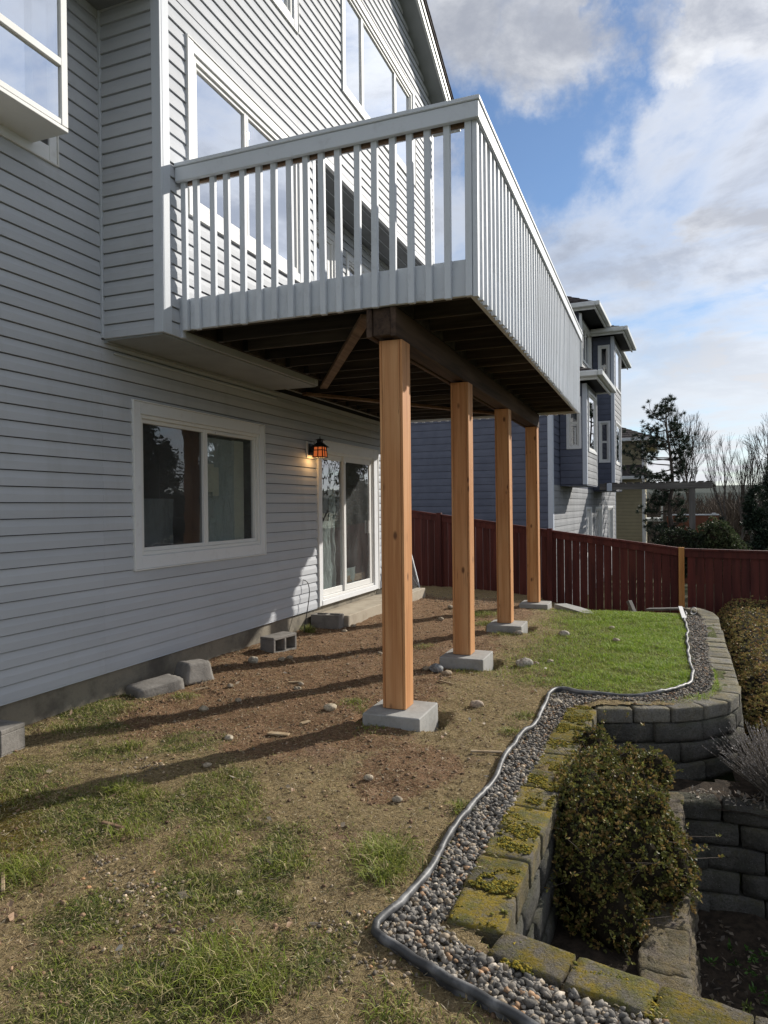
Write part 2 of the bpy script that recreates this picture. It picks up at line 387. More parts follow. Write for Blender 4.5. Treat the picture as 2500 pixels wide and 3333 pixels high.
def block(name, base, dark, moss_amt, m1=(0.27, 0.20, 0.028), m2=(0.15, 0.145, 0.04)):
    t = NT(name); w = t.coord('World'); ge = t.n('ShaderNodeNewGeometry')
    big_ = t.noise(w, 5, 5, 0.6); agg = t.noise(w, 75, 5, 0.7); vor = t.voro(w, 95)
    col = t.mix(t.ramp(big_, 0.35, 0.7), base, dark); col = t.mix(t.ramp(agg, 0.42, 0.75, 0.0, 0.8), col, tuple(x*0.35 for x in base))
    sp = t.ramp(vor.outputs['Distance'], 0.12, 0.30, 1.0, 0.0); sel = t.ramp(t.noise(w, 30, 3), 0.5, 0.62); col = t.mix(t.math('MULTIPLY', sp, t.math('MULTIPLY', sel, 0.6)), col, (0.36, 0.35, 0.32))
    sz = t.n('ShaderNodeSeparateXYZ'); t.l(ge.outputs['Normal'], sz.inputs[0])
    upm = t.ramp(sz.outputs['Z'], -0.1, 0.8, 0.35, 1.0)
    mm = t.ramp(t.noise(t.coord('World'), 6.5, 9, 0.70), 0.37, 0.55)
    mm = t.math('MULTIPLY', t.math('MULTIPLY', mm, upm), moss_amt)
    mm = t.math('MULTIPLY', mm, t.ramp(agg, 0.30, 0.52))
    mc = t.mix(t.ramp(t.noise(w, 11, 5), 0.4, 0.62), m1, m2)
    col = t.mix(mm, col, mc); col = t.bright(col, t.rand(0.82, 1.15))
    h = t.math('ADD', agg, t.math('MULTIPLY', sp, 0.35))
    h2 = t.noise(w, 22, 6, 0.7)
    t.bsdf(col, 0.95, 0.12, t.bump(h, 1.0, 0.012, t.bump(h2, 0.9, 0.03))); return t.m
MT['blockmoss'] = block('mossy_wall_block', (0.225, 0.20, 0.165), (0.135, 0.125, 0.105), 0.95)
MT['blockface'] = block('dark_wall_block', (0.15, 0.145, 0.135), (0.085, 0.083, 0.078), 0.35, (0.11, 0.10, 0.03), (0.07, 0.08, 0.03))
MT['blockpale'] = block('pale_wall_block', (0.29, 0.275, 0.245), (0.20, 0.19, 0.17), 0.40)
MT['blockrough'] = block('rough_split_block', (0.21, 0.18, 0.15), (0.12, 0.10, 0.085), 0.28)
def attr(name, rough=0.8, spec=0.2, trans=0.0, noise=0.0, bump=0.0):
    t = NT(name); a = t.n('ShaderNodeAttribute', attribute_name='Col'); col = a.outputs['Color']
    if noise:
        col = t.bright(col, t.ramp(t.noise(t.coord('World'), 60, 4), 0.3, 0.75, 1-noise, 1+noise))
    nm = t.bump(t.noise(t.coord('World'), 130, 4), bump, 0.004) if bump else None
    b = t.bsdf(col, rough, spec, nm)
    if trans:
        tr = t.n('ShaderNodeBsdfTranslucent'); t.l(col, tr.inputs[0]); mx = t.n('ShaderNodeMixShader'); mx.inputs[0].default_value = trans
        t.l(b.outputs[0], mx.inputs[1]); t.l(tr.outputs[0], mx.inputs[2]); t.l(mx.outputs[0], t.out.inputs[0])
    return t.m
MT['grass'] = attr('grass_blades', 0.6, 0.25, 0.35)
MT['leaf'] = attr('shrub_leaves', 0.55, 0.28, 0.22)
MT['needle'] = attr('needles', 0.6, 0.25, 0.12)
MT['mossclump'] = attr('moss_clumps', 0.95, 0.05, 0.1, 0.4, 0.6)
MT['stone'] = attr('stones', 0.8, 0.3, 0.0, 0.35, 0.5)
MT['bark'] = simple('bark', (0.13, 0.11, 0.095), (0.085, 0.07, 0.06), 8, 0.9, 0.1, 0.5, 40, 0.01)
MT['barkgrey'] = simple('bare_branch_bark', (0.12, 0.105, 0.095), (0.075, 0.065, 0.06), 5, 0.9, 0.1)
def glass(name, refl=0.16, tint=(0.55, 0.58, 0.58), wob=0.0, dust=0.0):
    t = NT(name); tr = t.n('ShaderNodeBsdfTransparent'); tr.inputs[0].default_value = (*tint, 1)
    gl = t.n('ShaderNodeBsdfGlossy'); gl.inputs['Roughness'].default_value = 0.003; gl.inputs[0].default_value = (0.95, 0.97, 1.0, 1)
    if wob:
        nz = t.noise(t.coord('World'), 1.7, 3, 0.5); t.l(t.bump(nz, wob, 0.05), gl.inputs['Normal'])
    ge = t.n('ShaderNodeNewGeometry'); dt = t.n('ShaderNodeVectorMath', operation='DOT_PRODUCT'); t.l(ge.outputs['Normal'], dt.inputs[0]); t.l(ge.outputs['Incoming'], dt.inputs[1])
    sch = t.math('ADD', t.math('MULTIPLY', t.math('POWER', t.math('SUBTRACT', 1.0, t.math('ABSOLUTE', dt.outputs['Value'])), 5.0), 0.96), 0.04)
    f = t.math('MINIMUM', t.math('ADD', t.math('MULTIPLY', sch, 1.7), refl), 1.0)
    mx = t.n('ShaderNodeMixShader'); t.l(f, mx.inputs[0]); t.l(tr.outputs[0], mx.inputs[1]); t.l(gl.outputs[0], mx.inputs[2])
    if dust:
        df = t.n('ShaderNodeBsdfDiffuse'); df.inputs[0].default_value = (0.62, 0.64, 0.64, 1); m2 = t.n('ShaderNodeMixShader')
        t.l(t.ramp(t.noise(t.coord('World', (1, 1, 0.6)), 3.0, 5), 0.3, 0.7, dust*0.6, dust*1.4), m2.inputs[0]); t.l(mx.outputs[0], m2.inputs[1]); t.l(df.outputs[0], m2.inputs[2]); mx = m2
    t.l(mx.outputs[0], t.out.inputs[0]); return t.m
MT['glass'] = glass('window_glass', 0.20, (0.75, 0.78, 0.78), 0.05, 0.07)
MT['glassup'] = glass('upper_window_glass', 0.62, (0.4, 0.42, 0.43), 0.0)
MT['screen'] = glass('window_with_insect_screen', 0.01, (0.40, 0.41, 0.42), 0.05, 0.07)
MT['room'] = simple('dim_room', (0.30, 0.29, 0.27), (0.22, 0.21, 0.20), 2, 0.9)
MT['black'] = simple('black_metal', (0.012, 0.012, 0.013), (0.018, 0.018, 0.018), 9, 0.45, 0.4)
MT['plastic'] = simple('black_edging_plastic', (0.050, 0.051, 0.053), (0.22, 0.22, 0.22), 9, 0.5, 0.35, 0.3, 60, 0.004, 'World', (1, 1, 1), 0, 0.42, 0.7)
MT['shingle'] = simple('brown_shingles', (0.10, 0.085, 0.08), (0.055, 0.048, 0.048), 9, 0.95, 0.1, 0.5, 70, 0.01, 'World', (1, 1, 1), 0.12)
MT['gutter'] = simple('white_gutter', (0.66, 0.68, 0.68), (0.58, 0.6, 0.58), 3, 0.4)
MT['blue'] = simple('slate_blue_siding', (0.105, 0.118, 0.165), (0.088, 0.10, 0.142), 3, 0.6, 0.3, 0.2, 40, 0.003, 'World', (1, 1, 1), 0.05)
MT['bluegrey'] = simple('pale_rear_siding', (0.30, 0.31, 0.325), (0.24, 0.25, 0.265), 2.2, 0.65, 0.25, 0.2, 40, 0.003, 'World', (1, 1, 0.5), 0.05)  # paler than the side walls; used on bay fronts and most rear courses
MT['bluetrim'] = paint('neighbour_trim', (0.55, 0.60, 0.68), (0.45, 0.48, 0.52), 0.2, 0.05)
MT['tan'] = simple('tan_siding', (0.30, 0.265, 0.165), (0.27, 0.24, 0.15), 3, 0.7, 0.2, 0, 40, 0.003, 'World', (1, 1, 1), 0.03)
MT['darkglass'] = glass('neighbour_glass', 0.10, (0.3, 0.32, 0.35))
def sheet(name):
    t = NT(name); w = t.coord('World', (1, 1, 0.35)); nz = t.noise(w, 14, 5, 0.6, 1.2)
    nm = t.bump(nz, 1.0, 0.04)
    b = t.bsdf((0.68, 0.78, 0.75), 0.22, 0.6, nm); tr = t.n('ShaderNodeBsdfTransparent'); mx = t.n('ShaderNodeMixShader'); mx.inputs[0].default_value = 0.15
    t.l(b.outputs[0], mx.inputs[1]); t.l(tr.outputs[0], mx.inputs[2]); t.l(mx.outputs[0], t.out.inputs[0]); return t.m
MT['sheeting'] = sheet('clear_plastic_sheeting')
MT['paper'] = simple('masking_paper', (0.80, 0.80, 0.66), (0.74, 0.74, 0.62), 6, 0.8)
def emit(name, col, s):
    t = NT(name); e = t.n('ShaderNodeEmission'); e.inputs[0].default_value = (*col, 1); e.inputs[1].default_value = s; t.l(e.outputs[0], t.out.inputs[0]); return t.m
MT['amber'] = emit('lit_amber_glass', (1.0, 0.22, 0.055), 0.17)
MT['bulb'] = emit('lit_lamp_opening', (1.0, 0.62, 0.25), 3.0)
def lawnmat():
    t = NT('lawn_soil'); a = t.n('ShaderNodeAttribute', attribute_name='Col'); s_ = t.n('ShaderNodeSeparateColor'); t.l(a.outputs['Color'], s_.inputs[0])
    w = t.coord('World'); n1 = t.noise(w, 7, 8, 0.65); n2 = t.noise(w, 38, 6, 0.65); n3 = t.noise(w, 130, 4, 0.6); n4 = t.noise(w, 2.1, 6, 0.6); n5 = t.noise(w, 260, 3, 0.6); n6 = t.noise(w, 16, 7, 0.7)
    soil = t.mix(t.ramp(n2, 0.35, 0.7), (0.330, 0.195, 0.110), (0.165, 0.094, 0.052)); soil = t.mix(t.ramp(n1, 0.5, 0.72), soil, (0.38, 0.245, 0.15))
    dry = t.mix(t.ramp(n2, 0.35, 0.68), (0.42, 0.32, 0.165), (0.21, 0.155, 0.078)); dry = t.mix(t.ramp(n1, 0.5, 0.75), dry, (0.34, 0.26, 0.15))
    green = t.mix(t.ramp(n2, 0.35, 0.68), (0.11, 0.14, 0.034), (0.06, 0.078, 0.020))
    moss = t.mix(t.ramp(n2, 0.35, 0.68), (0.21, 0.155, 0.022), (0.10, 0.085, 0.02))
    pink = (0.36, 0.225, 0.155)
    col = t.mix(t.ramp(t.math('ADD', s_.outputs[0], t.math('MULTIPLY', t.math('SUBTRACT', n1, 0.5), 0.9)), 0.35, 0.65), dry, soil)
    col = t.mix(t.ramp(t.math('ADD', s_.outputs[1], t.math('MULTIPLY', t.math('SUBTRACT', n1, 0.5), 0.9)), 0.40, 0.75), col, green)
    col = t.mix(t.ramp(t.math('ADD', s_.outputs[2], t.math('MULTIPLY', t.math('SUBTRACT', n2, 0.5), 0.8)), 0.45, 0.75), col, moss)
    col = t.mix(t.math('MULTIPLY', t.ramp(n4, 0.60, 0.70), 0.75), col, t.mix(n2, pink, (0.22, 0.14, 0.09)))
    col = t.mix(t.ramp(n6, 0.52, 0.72, 0.0, 0.55), col, t.bright(col, 0.45)); col = t.mix(t.ramp(n5, 0.30, 0.46, 0.6, 0.0), col, (0.035, 0.025, 0.016)); col = t.mix(t.ramp(n3, 0.50, 0.70, 0.0, 0.75), col, (0.42, 0.34, 0.22)); col = t.mix(t.ramp(n3, 0.22, 0.42, 0.55, 0.0), col, (0.03, 0.022, 0.015))
    h = t.math('ADD', n2, t.math('MULTIPLY', n3, 0.6))
    t.bsdf(col, 0.95, 0.1, t.bump(h, 1.0, 0.022, t.bump(n6, 1.0, 0.05))); return t.m
MT['lawn'] = lawnmat()
MT['mulch'] = simple('dark_garden_soil', (0.060, 0.046, 0.034), (0.030, 0.024, 0.019), 18, 0.95, 0.1, 0.9, 60, 0.02, 'World')
MT['gravelbed'] = simple('gravel_bed', (0.10, 0.10, 0.098), (0.05, 0.05, 0.05), 50, 0.95, 0.1, 1.0, 60, 0.02, 'World')
MT['field'] = simple('far_ground', (0.07, 0.085, 0.035), (0.11, 0.10, 0.06), 0.3, 0.95, 0.1, 0, 40, 0.01, 'World')
MT['hill'] = simple('forested_hill', (0.035, 0.05, 0.045), (0.06, 0.07, 0.06), 0.02, 0.95, 0.1, 0, 40, 0.01, 'World')
# ------------------------------------------------------------------ ground
def inpoly(x, y, P):
    P = v3(P); ins = np.zeros(np.shape(x), bool); j = len(P)-1
    for i in range(len(P)):
        (xi, yi), (xj, yj) = P[i], P[j]
        c = ((yi > y) != (yj > y)) & (x < (xj-xi)*(y-yi)/(yj-yi+1e-12)+xi)
        ins ^= c; j = i
    return ins
EDGE = [(0.25, 1.93), (-0.10, 2.03), (-0.41, 2.14), (-0.53, 2.19), (-0.80, 2.31), (-1.00, 2.41), (-0.965, 2.60), (-0.94, 2.89), (-0.93, 3.19), (-0.93, 3.52), (-0.90, 4.00),
        (-0.88, 4.61), (-0.84, 5.35), (-0.835, 5.90), (-0.77, 6.10), (-0.56, 6.06), (-0.23, 6.13), (0.03, 6.31), (0.22, 6.60), (0.285, 6.90), (0.30, 7.71), (0.30, 8.45), (0.335, 9.21), (0.34, 10.0), (0.37, 10.92), (0.38, 11.3)]
WALL_IN = [(0.60, 2.28), (0.25, 2.28), (-0.04, 2.30), (-0.30, 2.36), (-0.56, 2.41), (-0.79, 2.56), (-0.77, 2.86), (-0.74, 3.46), (-0.70, 4.33), (-0.67, 4.94), (-0.66, 5.60), (-0.46, 5.92), (-0.18, 6.0), (0.08, 6.09), (0.415, 6.5), (0.48, 6.9),
           (0.50, 7.7), (0.54, 8.9), (0.60, 10.1), (0.62, 10.9), (0.57, 11.26)]
GRAVEL = EDGE + WALL_IN[::-1]
LAWN = [(-4.3, 0.3), (1.6, 0.3), (1.6, 2.36), (0.0, 2.38), (-0.56, 2.48), (-0.68, 2.62), (-0.58, 5.60), (-0.40, 5.80), (0.10, 5.98), (0.36, 6.22), (0.55, 6.7), (0.62, 8.0), (0.68, 10.0), (0.70, 11.0), (0.60, 11.5), (0.60, 13.62), (-7.0, 13.62), (-7.0, 11.75), (-4.3, 11.75)]
FOOT = [(-1.81, 4.955, -1.52), (-1.81, 6.915, -1.505), (-1.81, 8.99, -1.52), (-1.81, 11.24, -1.55)]
def hl(x, y):
    x, y = np.asarray(x, float), np.asarray(y, float)
    z = -1.605+0.045*sstep(-3.3, -4.26, x) - sstep(10.6, 13.5, y)*(0.05+0.55*sstep(-3.2, 0.2, x))
    z = z+0.045*(fbm(x*1.4+3, y*1.4)-0.5)+0.045*(fbm(x*7, y*7, 5, 0.65)-0.5)
    for fx, fy, fz in FOOT[:3]:
        dx = np.abs(x-fx)-0.228
        z = z-0.17*sstep(0.13, 0.05, dx)*sstep(-0.06, -0.02, dx)*sstep(0.25, 0.14, np.abs(y-fy-0.05))
        z = z-0.008*sstep(0.10, 0.0, np.maximum(np.abs(x-fx), np.abs(y-fy))-0.228)
    z = np.where(inpoly(x, y, GRAVEL), z-0.012, z)
    return z
def zones(x, y):
    """soil, green, moss amounts"""
    f1 = fbm(x*1.1+9, y*1.1+4, 4); f2 = fbm(x*2.3+1, y*2.3+30, 4); f3 = fbm(x*1.7+40, y*1.7+8, 4)
    lush = sstep(-2.0, -0.1, x+0.9*(f1-0.5))*sstep(5.9, 6.5, y)*sstep(11.8, 11.0, y)
    under = sstep(-1.0, -2.2, x)*sstep(3.4, 4.6, y+0.7*(f1-0.5))*sstep(13.0, 11.0, y)
    under = np.maximum(under, 0.8*sstep(0.9, 0.35, np.hypot((x+1.45)/0.55, (y-4.0)/0.75)))
    near = sstep(4.7, 3.2, y+0.35*(x+2.2))
    mid = sstep(-2.2, -1.5, x)*sstep(4.0, 5.2, y)
    soil = np.clip(under*1.05-0.25*mid+0.75*(f2-0.5)+0.15*near, 0, 1)
    green = np.clip(lush*1.05+near*(0.30+2.4*(f3-0.49))+mid*0.25*(1-lush)+0.5*(f3-0.5)*under+0.9*sstep(-3.75, -4.1, x)*sstep(8, 6, y)*(f2-0.25), 0, 1)
    moss = np.clip(near*2.6*(f1-0.47)+0.5*sstep(0.5, 0.15, np.hypot(x+1.0, y-2.25))+1.3*sstep(0.6, 0.2, np.hypot((x+3.2)/1.2, y-4.1))*(f2-0.25), 0, 1)*(1-lush)
    return soil, green, moss, lush, under, near, mid
def lawn_sheet():
    xs = np.concatenate([np.arange(-7.0, -4.3, 0.15), np.arange(-4.3, 1.62, 0.032)]); ys = np.concatenate([np.arange(0.3, 1.5, 0.1), np.arange(1.5, 7.5, 0.032), np.arange(7.5, 13.7, 0.06)])
    X, Y = np.meshgrid(xs, ys, indexing='ij'); Z = hl(X, Y)
    s, g, m, *_ = zones(X, Y)
    nx, ny = X.shape; I = np.arange(nx*ny).reshape(nx, ny)
    Q = np.stack([I[:-1, :-1], I[1:, :-1], I[1:, 1:], I[:-1, 1:]], -1).reshape(-1, 4)
    cx = (X[:-1, :-1]+X[1:, 1:]).ravel()/2; cy = (Y[:-1, :-1]+Y[1:, 1:]).ravel()/2
    Q = Q[inpoly(cx, cy, LAWN)]
    used = np.unique(Q); mp = np.full(nx*ny, -1); mp[used] = np.arange(len(used))
    V = np.stack([X, Y, Z], -1).reshape(-1, 3)[used]; C = np.stack([s, g, m], -1).reshape(-1, 3)[used]
    o = add('lawn', V, mp[Q], MT['lawn'], None, True, C); tag(o, 'patchy brown and green back lawn under the deck', 'lawn', kind='structure')
lawn_sheet()
def bed(name, poly, z, mat, label, step=0.06, amp=0.05, cat='soil'):
    P = v3(poly); xs = np.arange(P[:, 0].min(), P[:, 0].max()+step, step); ys = np.arange(P[:, 1].min(), P[:, 1].max()+step, step)
    X, Y = np.meshgrid(xs, ys, indexing='ij'); Z = z+amp*(fbm(X*4, Y*4)-0.5)
    nx, ny = X.shape; I = np.arange(nx*ny).reshape(nx, ny)
    Q = np.stack([I[:-1, :-1], I[1:, :-1], I[1:, 1:], I[:-1, 1:]], -1).reshape(-1, 4)
    Q = Q[inpoly((X[:-1, :-1]+X[1:, 1:]).ravel()/2, (Y[:-1, :-1]+Y[1:, 1:]).ravel()/2, poly)]
    used = np.unique(Q); mp = np.full(nx*ny, -1); mp[used] = np.arange(len(used))
    o = add(name, np.stack([X, Y, Z], -1).reshape(-1, 3)[used], mp[Q], mat, None, True)
    return tag(o, label, cat, kind='structure')
bed('terrace_soil', [(-0.62, 2.44), (0.05, 2.44), (0.05, 5.36), (1.9, 5.3), (1.9, 6.2), (0.9, 6.2), (0.5, 5.9), (-0.6, 5.8)], -2.13, MT['mulch'], 'dark soil of the middle terrace behind the shrubs')
bed('hedge_soil', [(0.55, 6.0), (4.2, 6.0), (4.2, 13.45), (0.55, 13.45)], -2.15, MT['mulch'], 'dark soil under the clipped hedge', 0.15)
bed('lower_ground', [(0.05, 2.2), (4.2, 2.2), (4.2, 5.5), (0.05, 5.5)], -2.80, MT['mulch'], 'shaded weedy ground at the foot of the walls', 0.05, 0.09)
def far_ground():
    r = np.array([0, 14, 17, 22, 30, 45, 70, 120, 250, 600, 1500, 3500.0]); z = np.array([-3.1, -3.1, -2.9, -2.9, -3.2, -4.5, -7, -9, -12, -14, -14, -14.0])
    n = 48; V = [(0, 0, z[0])]
    for ri, zi in zip(r[1:], z[1:]):
        for k in range(n): V.append((ri*math.cos(2*math.pi*k/n), ri*math.sin(2*math.pi*k/n), zi))
    F = [(0, 1+k, 1+(k+1) % n) for k in range(n)]
    for q in range(len(r)-2):
        a = 1+q*n; b = a+n
        for k in range(n): F.append((a+k, b+k, b+(k+1) % n, a+(k+1) % n))
    tag(add('ground', V, F, MT['field'], None, True), 'grassy ground falling away behind the fence', 'ground', kind='structure')
far_ground()
def hills():
    V, F = [], []; n = 160
    for k in range(n+1):
        a = math.radians(-60+220*k/n); h = 22+26*float(fbm(np.array(k*0.11), np.array(2.2), 4))
        j = 5*random.random()
        for (rr, zz) in ((1500, -20), (1620, h*0.55+j*0.4), (1750, h+j), (1950, -20)): V.append((rr*math.cos(a), rr*math.sin(a), zz))
    for k in range(n):
        for q in range(3): F.append((4*k+q, 4*k+4+q, 4*k+5+q, 4*k+1+q))
    tag(add('hills', V, F, MT['hill'], None, False), 'low wooded ridge on the horizon', 'hill', kind='structure')
hills()

# ------------------------------------------------------------------ siding, windows
def frame_xf(P0, t, n):
    P0, t, n = v3(P0), v3((*t, 0)), v3((*n, 0))
    def f(V): return P0 + V[:, :1]*n + V[:, 1:2]*t + V[:, 2:3]*np.array([0, 0, 1.0])
    return f
def siding(parent, xf, s0, s1, zb, z1, h, openings, mat, name='siding_plank', d=0.021, limit=None, gap=0.0065, joined=False):
    k = 0; JV, JF = [], []
    while zb+k*h < z1-0.004:
        za = zb+k*h; zt = min(za+h, z1); k += 1
        cuts = sorted({za, zt, *[z for o in openings for z in o[2:4] if za+0.006 < z < zt-0.006]})
        for a, b in zip(cuts[:-1], cuts[1:]):
            lo, hi = s0, s1
            if limit is not None:
                lo, hi = limit((a+b)/2, s0, s1)
                if hi-lo < 0.03: continue
            iv = [(lo, hi)]
            for (o0, o1, oz0, oz1) in openings:
                if oz0 < b-0.008 and oz1 > a+0.008:
                    nv = []
                    for (p, q) in iv:
                        if o0 > p: nv.append((p, min(q, o0)))
                        if o1 < q: nv.append((max(p, o1), q))
                    iv = [x for x in nv if x[1]-x[0] > 0.01]
            def off(z):
                r = (z-za)/h
                return d-0.08*d*r/0.5 if r < 0.5 else 0.92*d-(r-0.5)/0.5*0.72*d
            top = b-gap if abs(b-(za+h)) < 1e-6 else b
            pts = [(-0.006, a), (off(a), a)]
            if a < za+0.5*h < top: pts.append((off(za+0.5*h), za+0.5*h))
            pts += [(off(top), top), (-0.006, top)]
            m = len(pts)
            for (p, q) in iv:
                V = np.array([(x, p, z) for x, z in pts]+[(x, q, z) for x, z in pts]); V = xf(V)
                F = [(i, (i+1) % m, m+(i+1) % m, m+i) for i in range(m)]+[tuple(range(m))[::-1], tuple(range(m, 2*m))]
                if joined:
                    nb = sum(len(v) for v in JV); JV.append(V); JF += [tuple(i+nb for i in f) for f in F]
                else: add(name, V, F, mat, parent)
    if joined: add('siding', np.concatenate(JV), JF, mat, parent)
def backing(parent, xf, s0, s1, z0, z1, openings, mat, name='wall_sheathing', out=-0.008, limit=None):
    ss = sorted({s0, s1, *[min(max(o[i], s0), s1) for o in openings for i in (0, 1)]}); zs = sorted({z0, z1, *[min(max(o[i], z0), z1) for o in openings for i in (2, 3)]})
    V, F = [], []
    for a, b in zip(ss[:-1], ss[1:]):
        for c, d in zip(zs[:-1], zs[1:]):
            m, z = (a+b)/2, (c+d)/2
            if any(o[0] < m < o[1] and o[2] < z < o[3] for o in openings): continue
            i = len(V)
            if limit is not None:
                ta, tb = limit(a), limit(b)
                V += [(out, a, min(c, ta)), (out, b, min(c, tb)), (out, b, min(d, tb)), (out, a, min(d, ta))]
            else: V += [(out, a, c), (out, b, c), (out, b, d), (out, a, d)]
            F.append((i, i+1, i+2, i+3))
    return add(name, xf(np.array(V, float)), F, mat, parent)
def window(parent, xf, s0, s1, z0, z1, tw, panes, gl, name='window', trim='trim', fr='vinyl', inset=0.03, proud=0.03, fw_=0.035, sash=0.035, lip=True, room=True, rdepth=1.6, label=None):
    """tw = trim widths (side, top, bottom); panes = [(a, b, zlo, zhi, glass key)] in fractions of the opening"""
    ts, tt, tb = tw
    a, b, c, d = s0+ts, s1-ts, z0+tb, z1-tt
    w = bxs(name, [(-0.01, proud, s0, a, z0, z1), (-0.01, proud, b, s1, z0, z1), (-0.01, proud-0.003, a, b, d, z1), (-0.01, proud-0.003, a, b, z0, c)], MT[trim], parent, 0.004, xf)
    if label: w['label'] = label
    if lip:
        e = 0.012
        bxs('trim_edge', [(-0.01, proud+0.008, s0-e, s0-0.001, z0-e, z1+e), (-0.01, proud+0.008, s1+0.001, s1+e, z0-e, z1+e), (-0.01, proud+0.006, s0, s1, z1+0.001, z1+e), (-0.01, proud+0.006, s0, s1, z0-e, z0-0.001)], MT['vinyl'], w, 0.002, xf)
    bxs('frame', [(-0.07, 0.012, a+0.001, a+fw_, c+0.001, d-0.001), (-0.07, 0.012, b-fw_, b-0.001, c+0.001, d-0.001), (-0.07, 0.010, a+fw_, b-fw_, d-fw_, d-0.001), (-0.07, 0.010, a+fw_, b-fw_, c+0.001, c+fw_)], MT[fr], w, 0.003, xf)
    A, B, Cz, D = a+fw_, b-fw_, c+fw_, d-fw_
    last = None
    for (p, q, r, t_, g) in panes:
        x0, x1, y0, y1 = A+(B-A)*p, A+(B-A)*q, Cz+(D-Cz)*r, Cz+(D-Cz)*t_
        k = sash; deep = -inset-0.02
        bxs('sash', [(deep, -0.008, x0+0.001, x0+k, y0+0.001, y1-0.001), (deep, -0.008, x1-k, x1-0.001, y0+0.001, y1-0.001), (deep, -0.010, x0+k, x1-k, y1-k, y1-0.001), (deep, -0.010, x0+k, x1-k, y0+0.001, y0+k)], MT[fr], w, 0.003, xf)
        V = np.array([(-inset, x0+k, y0+k), (-inset, x1-k, y0+k), (-inset, x1-k, y1-k), (-inset, x0+k, y1-k), (-inset-0.006, x0+k, y0+k), (-inset-0.006, x1-k, y0+k), (-inset-0.006, x1-k, y1-k), (-inset-0.006, x0+k, y1-k)])
        add('pane', xf(V), [(0, 1, 2, 3)], MT[g], w)
    if room:
        o, R = -0.075, -rdepth; e = 0.25
        V = np.array([(o, a, c), (o, b, c), (o, b, d), (o, a, d), (R, a-e, c-e), (R, b+e, c-e), (R, b+e, d+e), (R, a-e, d+e)])
        add('room', xf(V), [(0, 1, 5, 4), (1, 2, 6, 5), (2, 3, 7, 6), (3, 0, 4, 7), (4, 5, 6, 7)], MT['room'], w)
    return w

# ------------------------------------------------------------------ the grey house
XW, XB = -4.26, -3.65           # lower wall plane, bump-out and upper storey plane
YR, YE = 4.555, 7.25            # bump-out from return wall to its far end
ZB, ZS = 1.40, 4.10             # underside of the bump-out, soffit of the upper storey
YH = 11.87                      # far corner of the house
H = 0.1165
house = root('grey_house', (-6.0, 6.5, -1.6), 'pale grey house with horizontal vinyl siding behind the raised deck', 'house')
xw = frame_xf((XW, 0, 0), (0, 1), (1, 0)); xb = frame_xf((XB, 0, 0), (0, 1), (1, 0))
W1 = (4.885, 7.05, -0.53, 0.945); D1 = (8.43, 10.57, -1.335, 0.90)
W2 = (4.885, 6.925, 2.468, 3.945); W3 = (8.02, 10.84, 5.21, 6.735); W4 = (5.45, 6.845, 5.19, 6.5)
GW = (2.30, 4.09, 2.63, 4.06)
P1 = (8.0, 9.1, 1.70, 3.85); P2 = (9.45, 10.6, 2.2, 3.75)
def rake(y): return 7.02+0.45*(11.87-y)
siding(house, xw, YR-0.031, YH-0.06, -1.34, ZB-0.004, H, [W1, D1], MT['siding'])
siding(house, xw, 0.6, YR-0.032, -1.34, ZS-0.012, H, [GW], MT['siding'])
siding(house, xw, YE+0.01, YH-0.06, ZB+0.06, ZS-0.012, H, [P1, P2], MT['siding'])
siding(house, xb, YR+0.09, YE-0.075, ZB+0.003, ZS+0.054, H, [W2], MT['siding'])
siding(house, xb, 0.6, YH-0.07, ZS+0.06, 11.0, H, [W3, W4], MT['siding'], limit=lambda z, a, b: (a, min(b, 11.87-(z-7.02)/0.45)))
xr = frame_xf((0, YR, 0), (1, 0), (0, -1))
siding(house, xr, XW+0.037, XB-0.062, ZB+0.003, ZS-0.012, H, [], MT['siding'])
# sheathing behind the planks, blackened to draw shadow lines in the gaps
backing(house, xw, 0.6, YH, -1.34, ZS, [W1, D1, GW, P1, P2], MT['wrap'])
backing(house, xb, YR, YE, ZB+0.02, ZS, [W2], MT['wrap']); backing(house, xb, 0.6, YH, ZS, 11.0, [W3, W4], MT['wrap'], limit=lambda s: rake(s) if s > 4 else 11.0)
backing(house, xr, XW, XB, ZB+0.02, ZS, [], MT['wrap'])
# corner trims
bx('inner_corner_trim', XW+0.001, XW+0.036, YR-0.030, YR-0.001, ZB+0.01, ZS-0.014, MT['corner'], house, 0.003)
bxs('corner_trim', [(XB-0.060, XB+0.026, YR-0.028, YR-0.001, ZB, ZS-0.006), (XB+0.001, XB+0.0255, YR, YR+0.088, ZB, ZS-0.006)], MT['corner'], house, 0.003)
bxs('corner_trim', [(XB+0.001, XB+0.022, YE-0.074, YE+0.002, ZB, ZS-0.006), (XB-0.06, XB, YE+0.001, YE+0.022, ZB, ZS-0.006)], MT['corner'], house, 0.003)
bxs('corner_trim', [(XB+0.001, XB+0.022, YH-0.068, YH+0.02, ZS+0.03, rake(YH)-0.02)], MT['corner'], house, 0.003)
bxs('corner_trim', [(XW+0.001, XW+0.022, YH-0.058, YH+0.02, -1.34, ZS-0.006)], MT['corner'], house, 0.003)
bx('starter_strip', XW-0.004, XW+0.016, 0.6, 8.41, -1.356, -1.342, MT['corner'], house, 0.002)
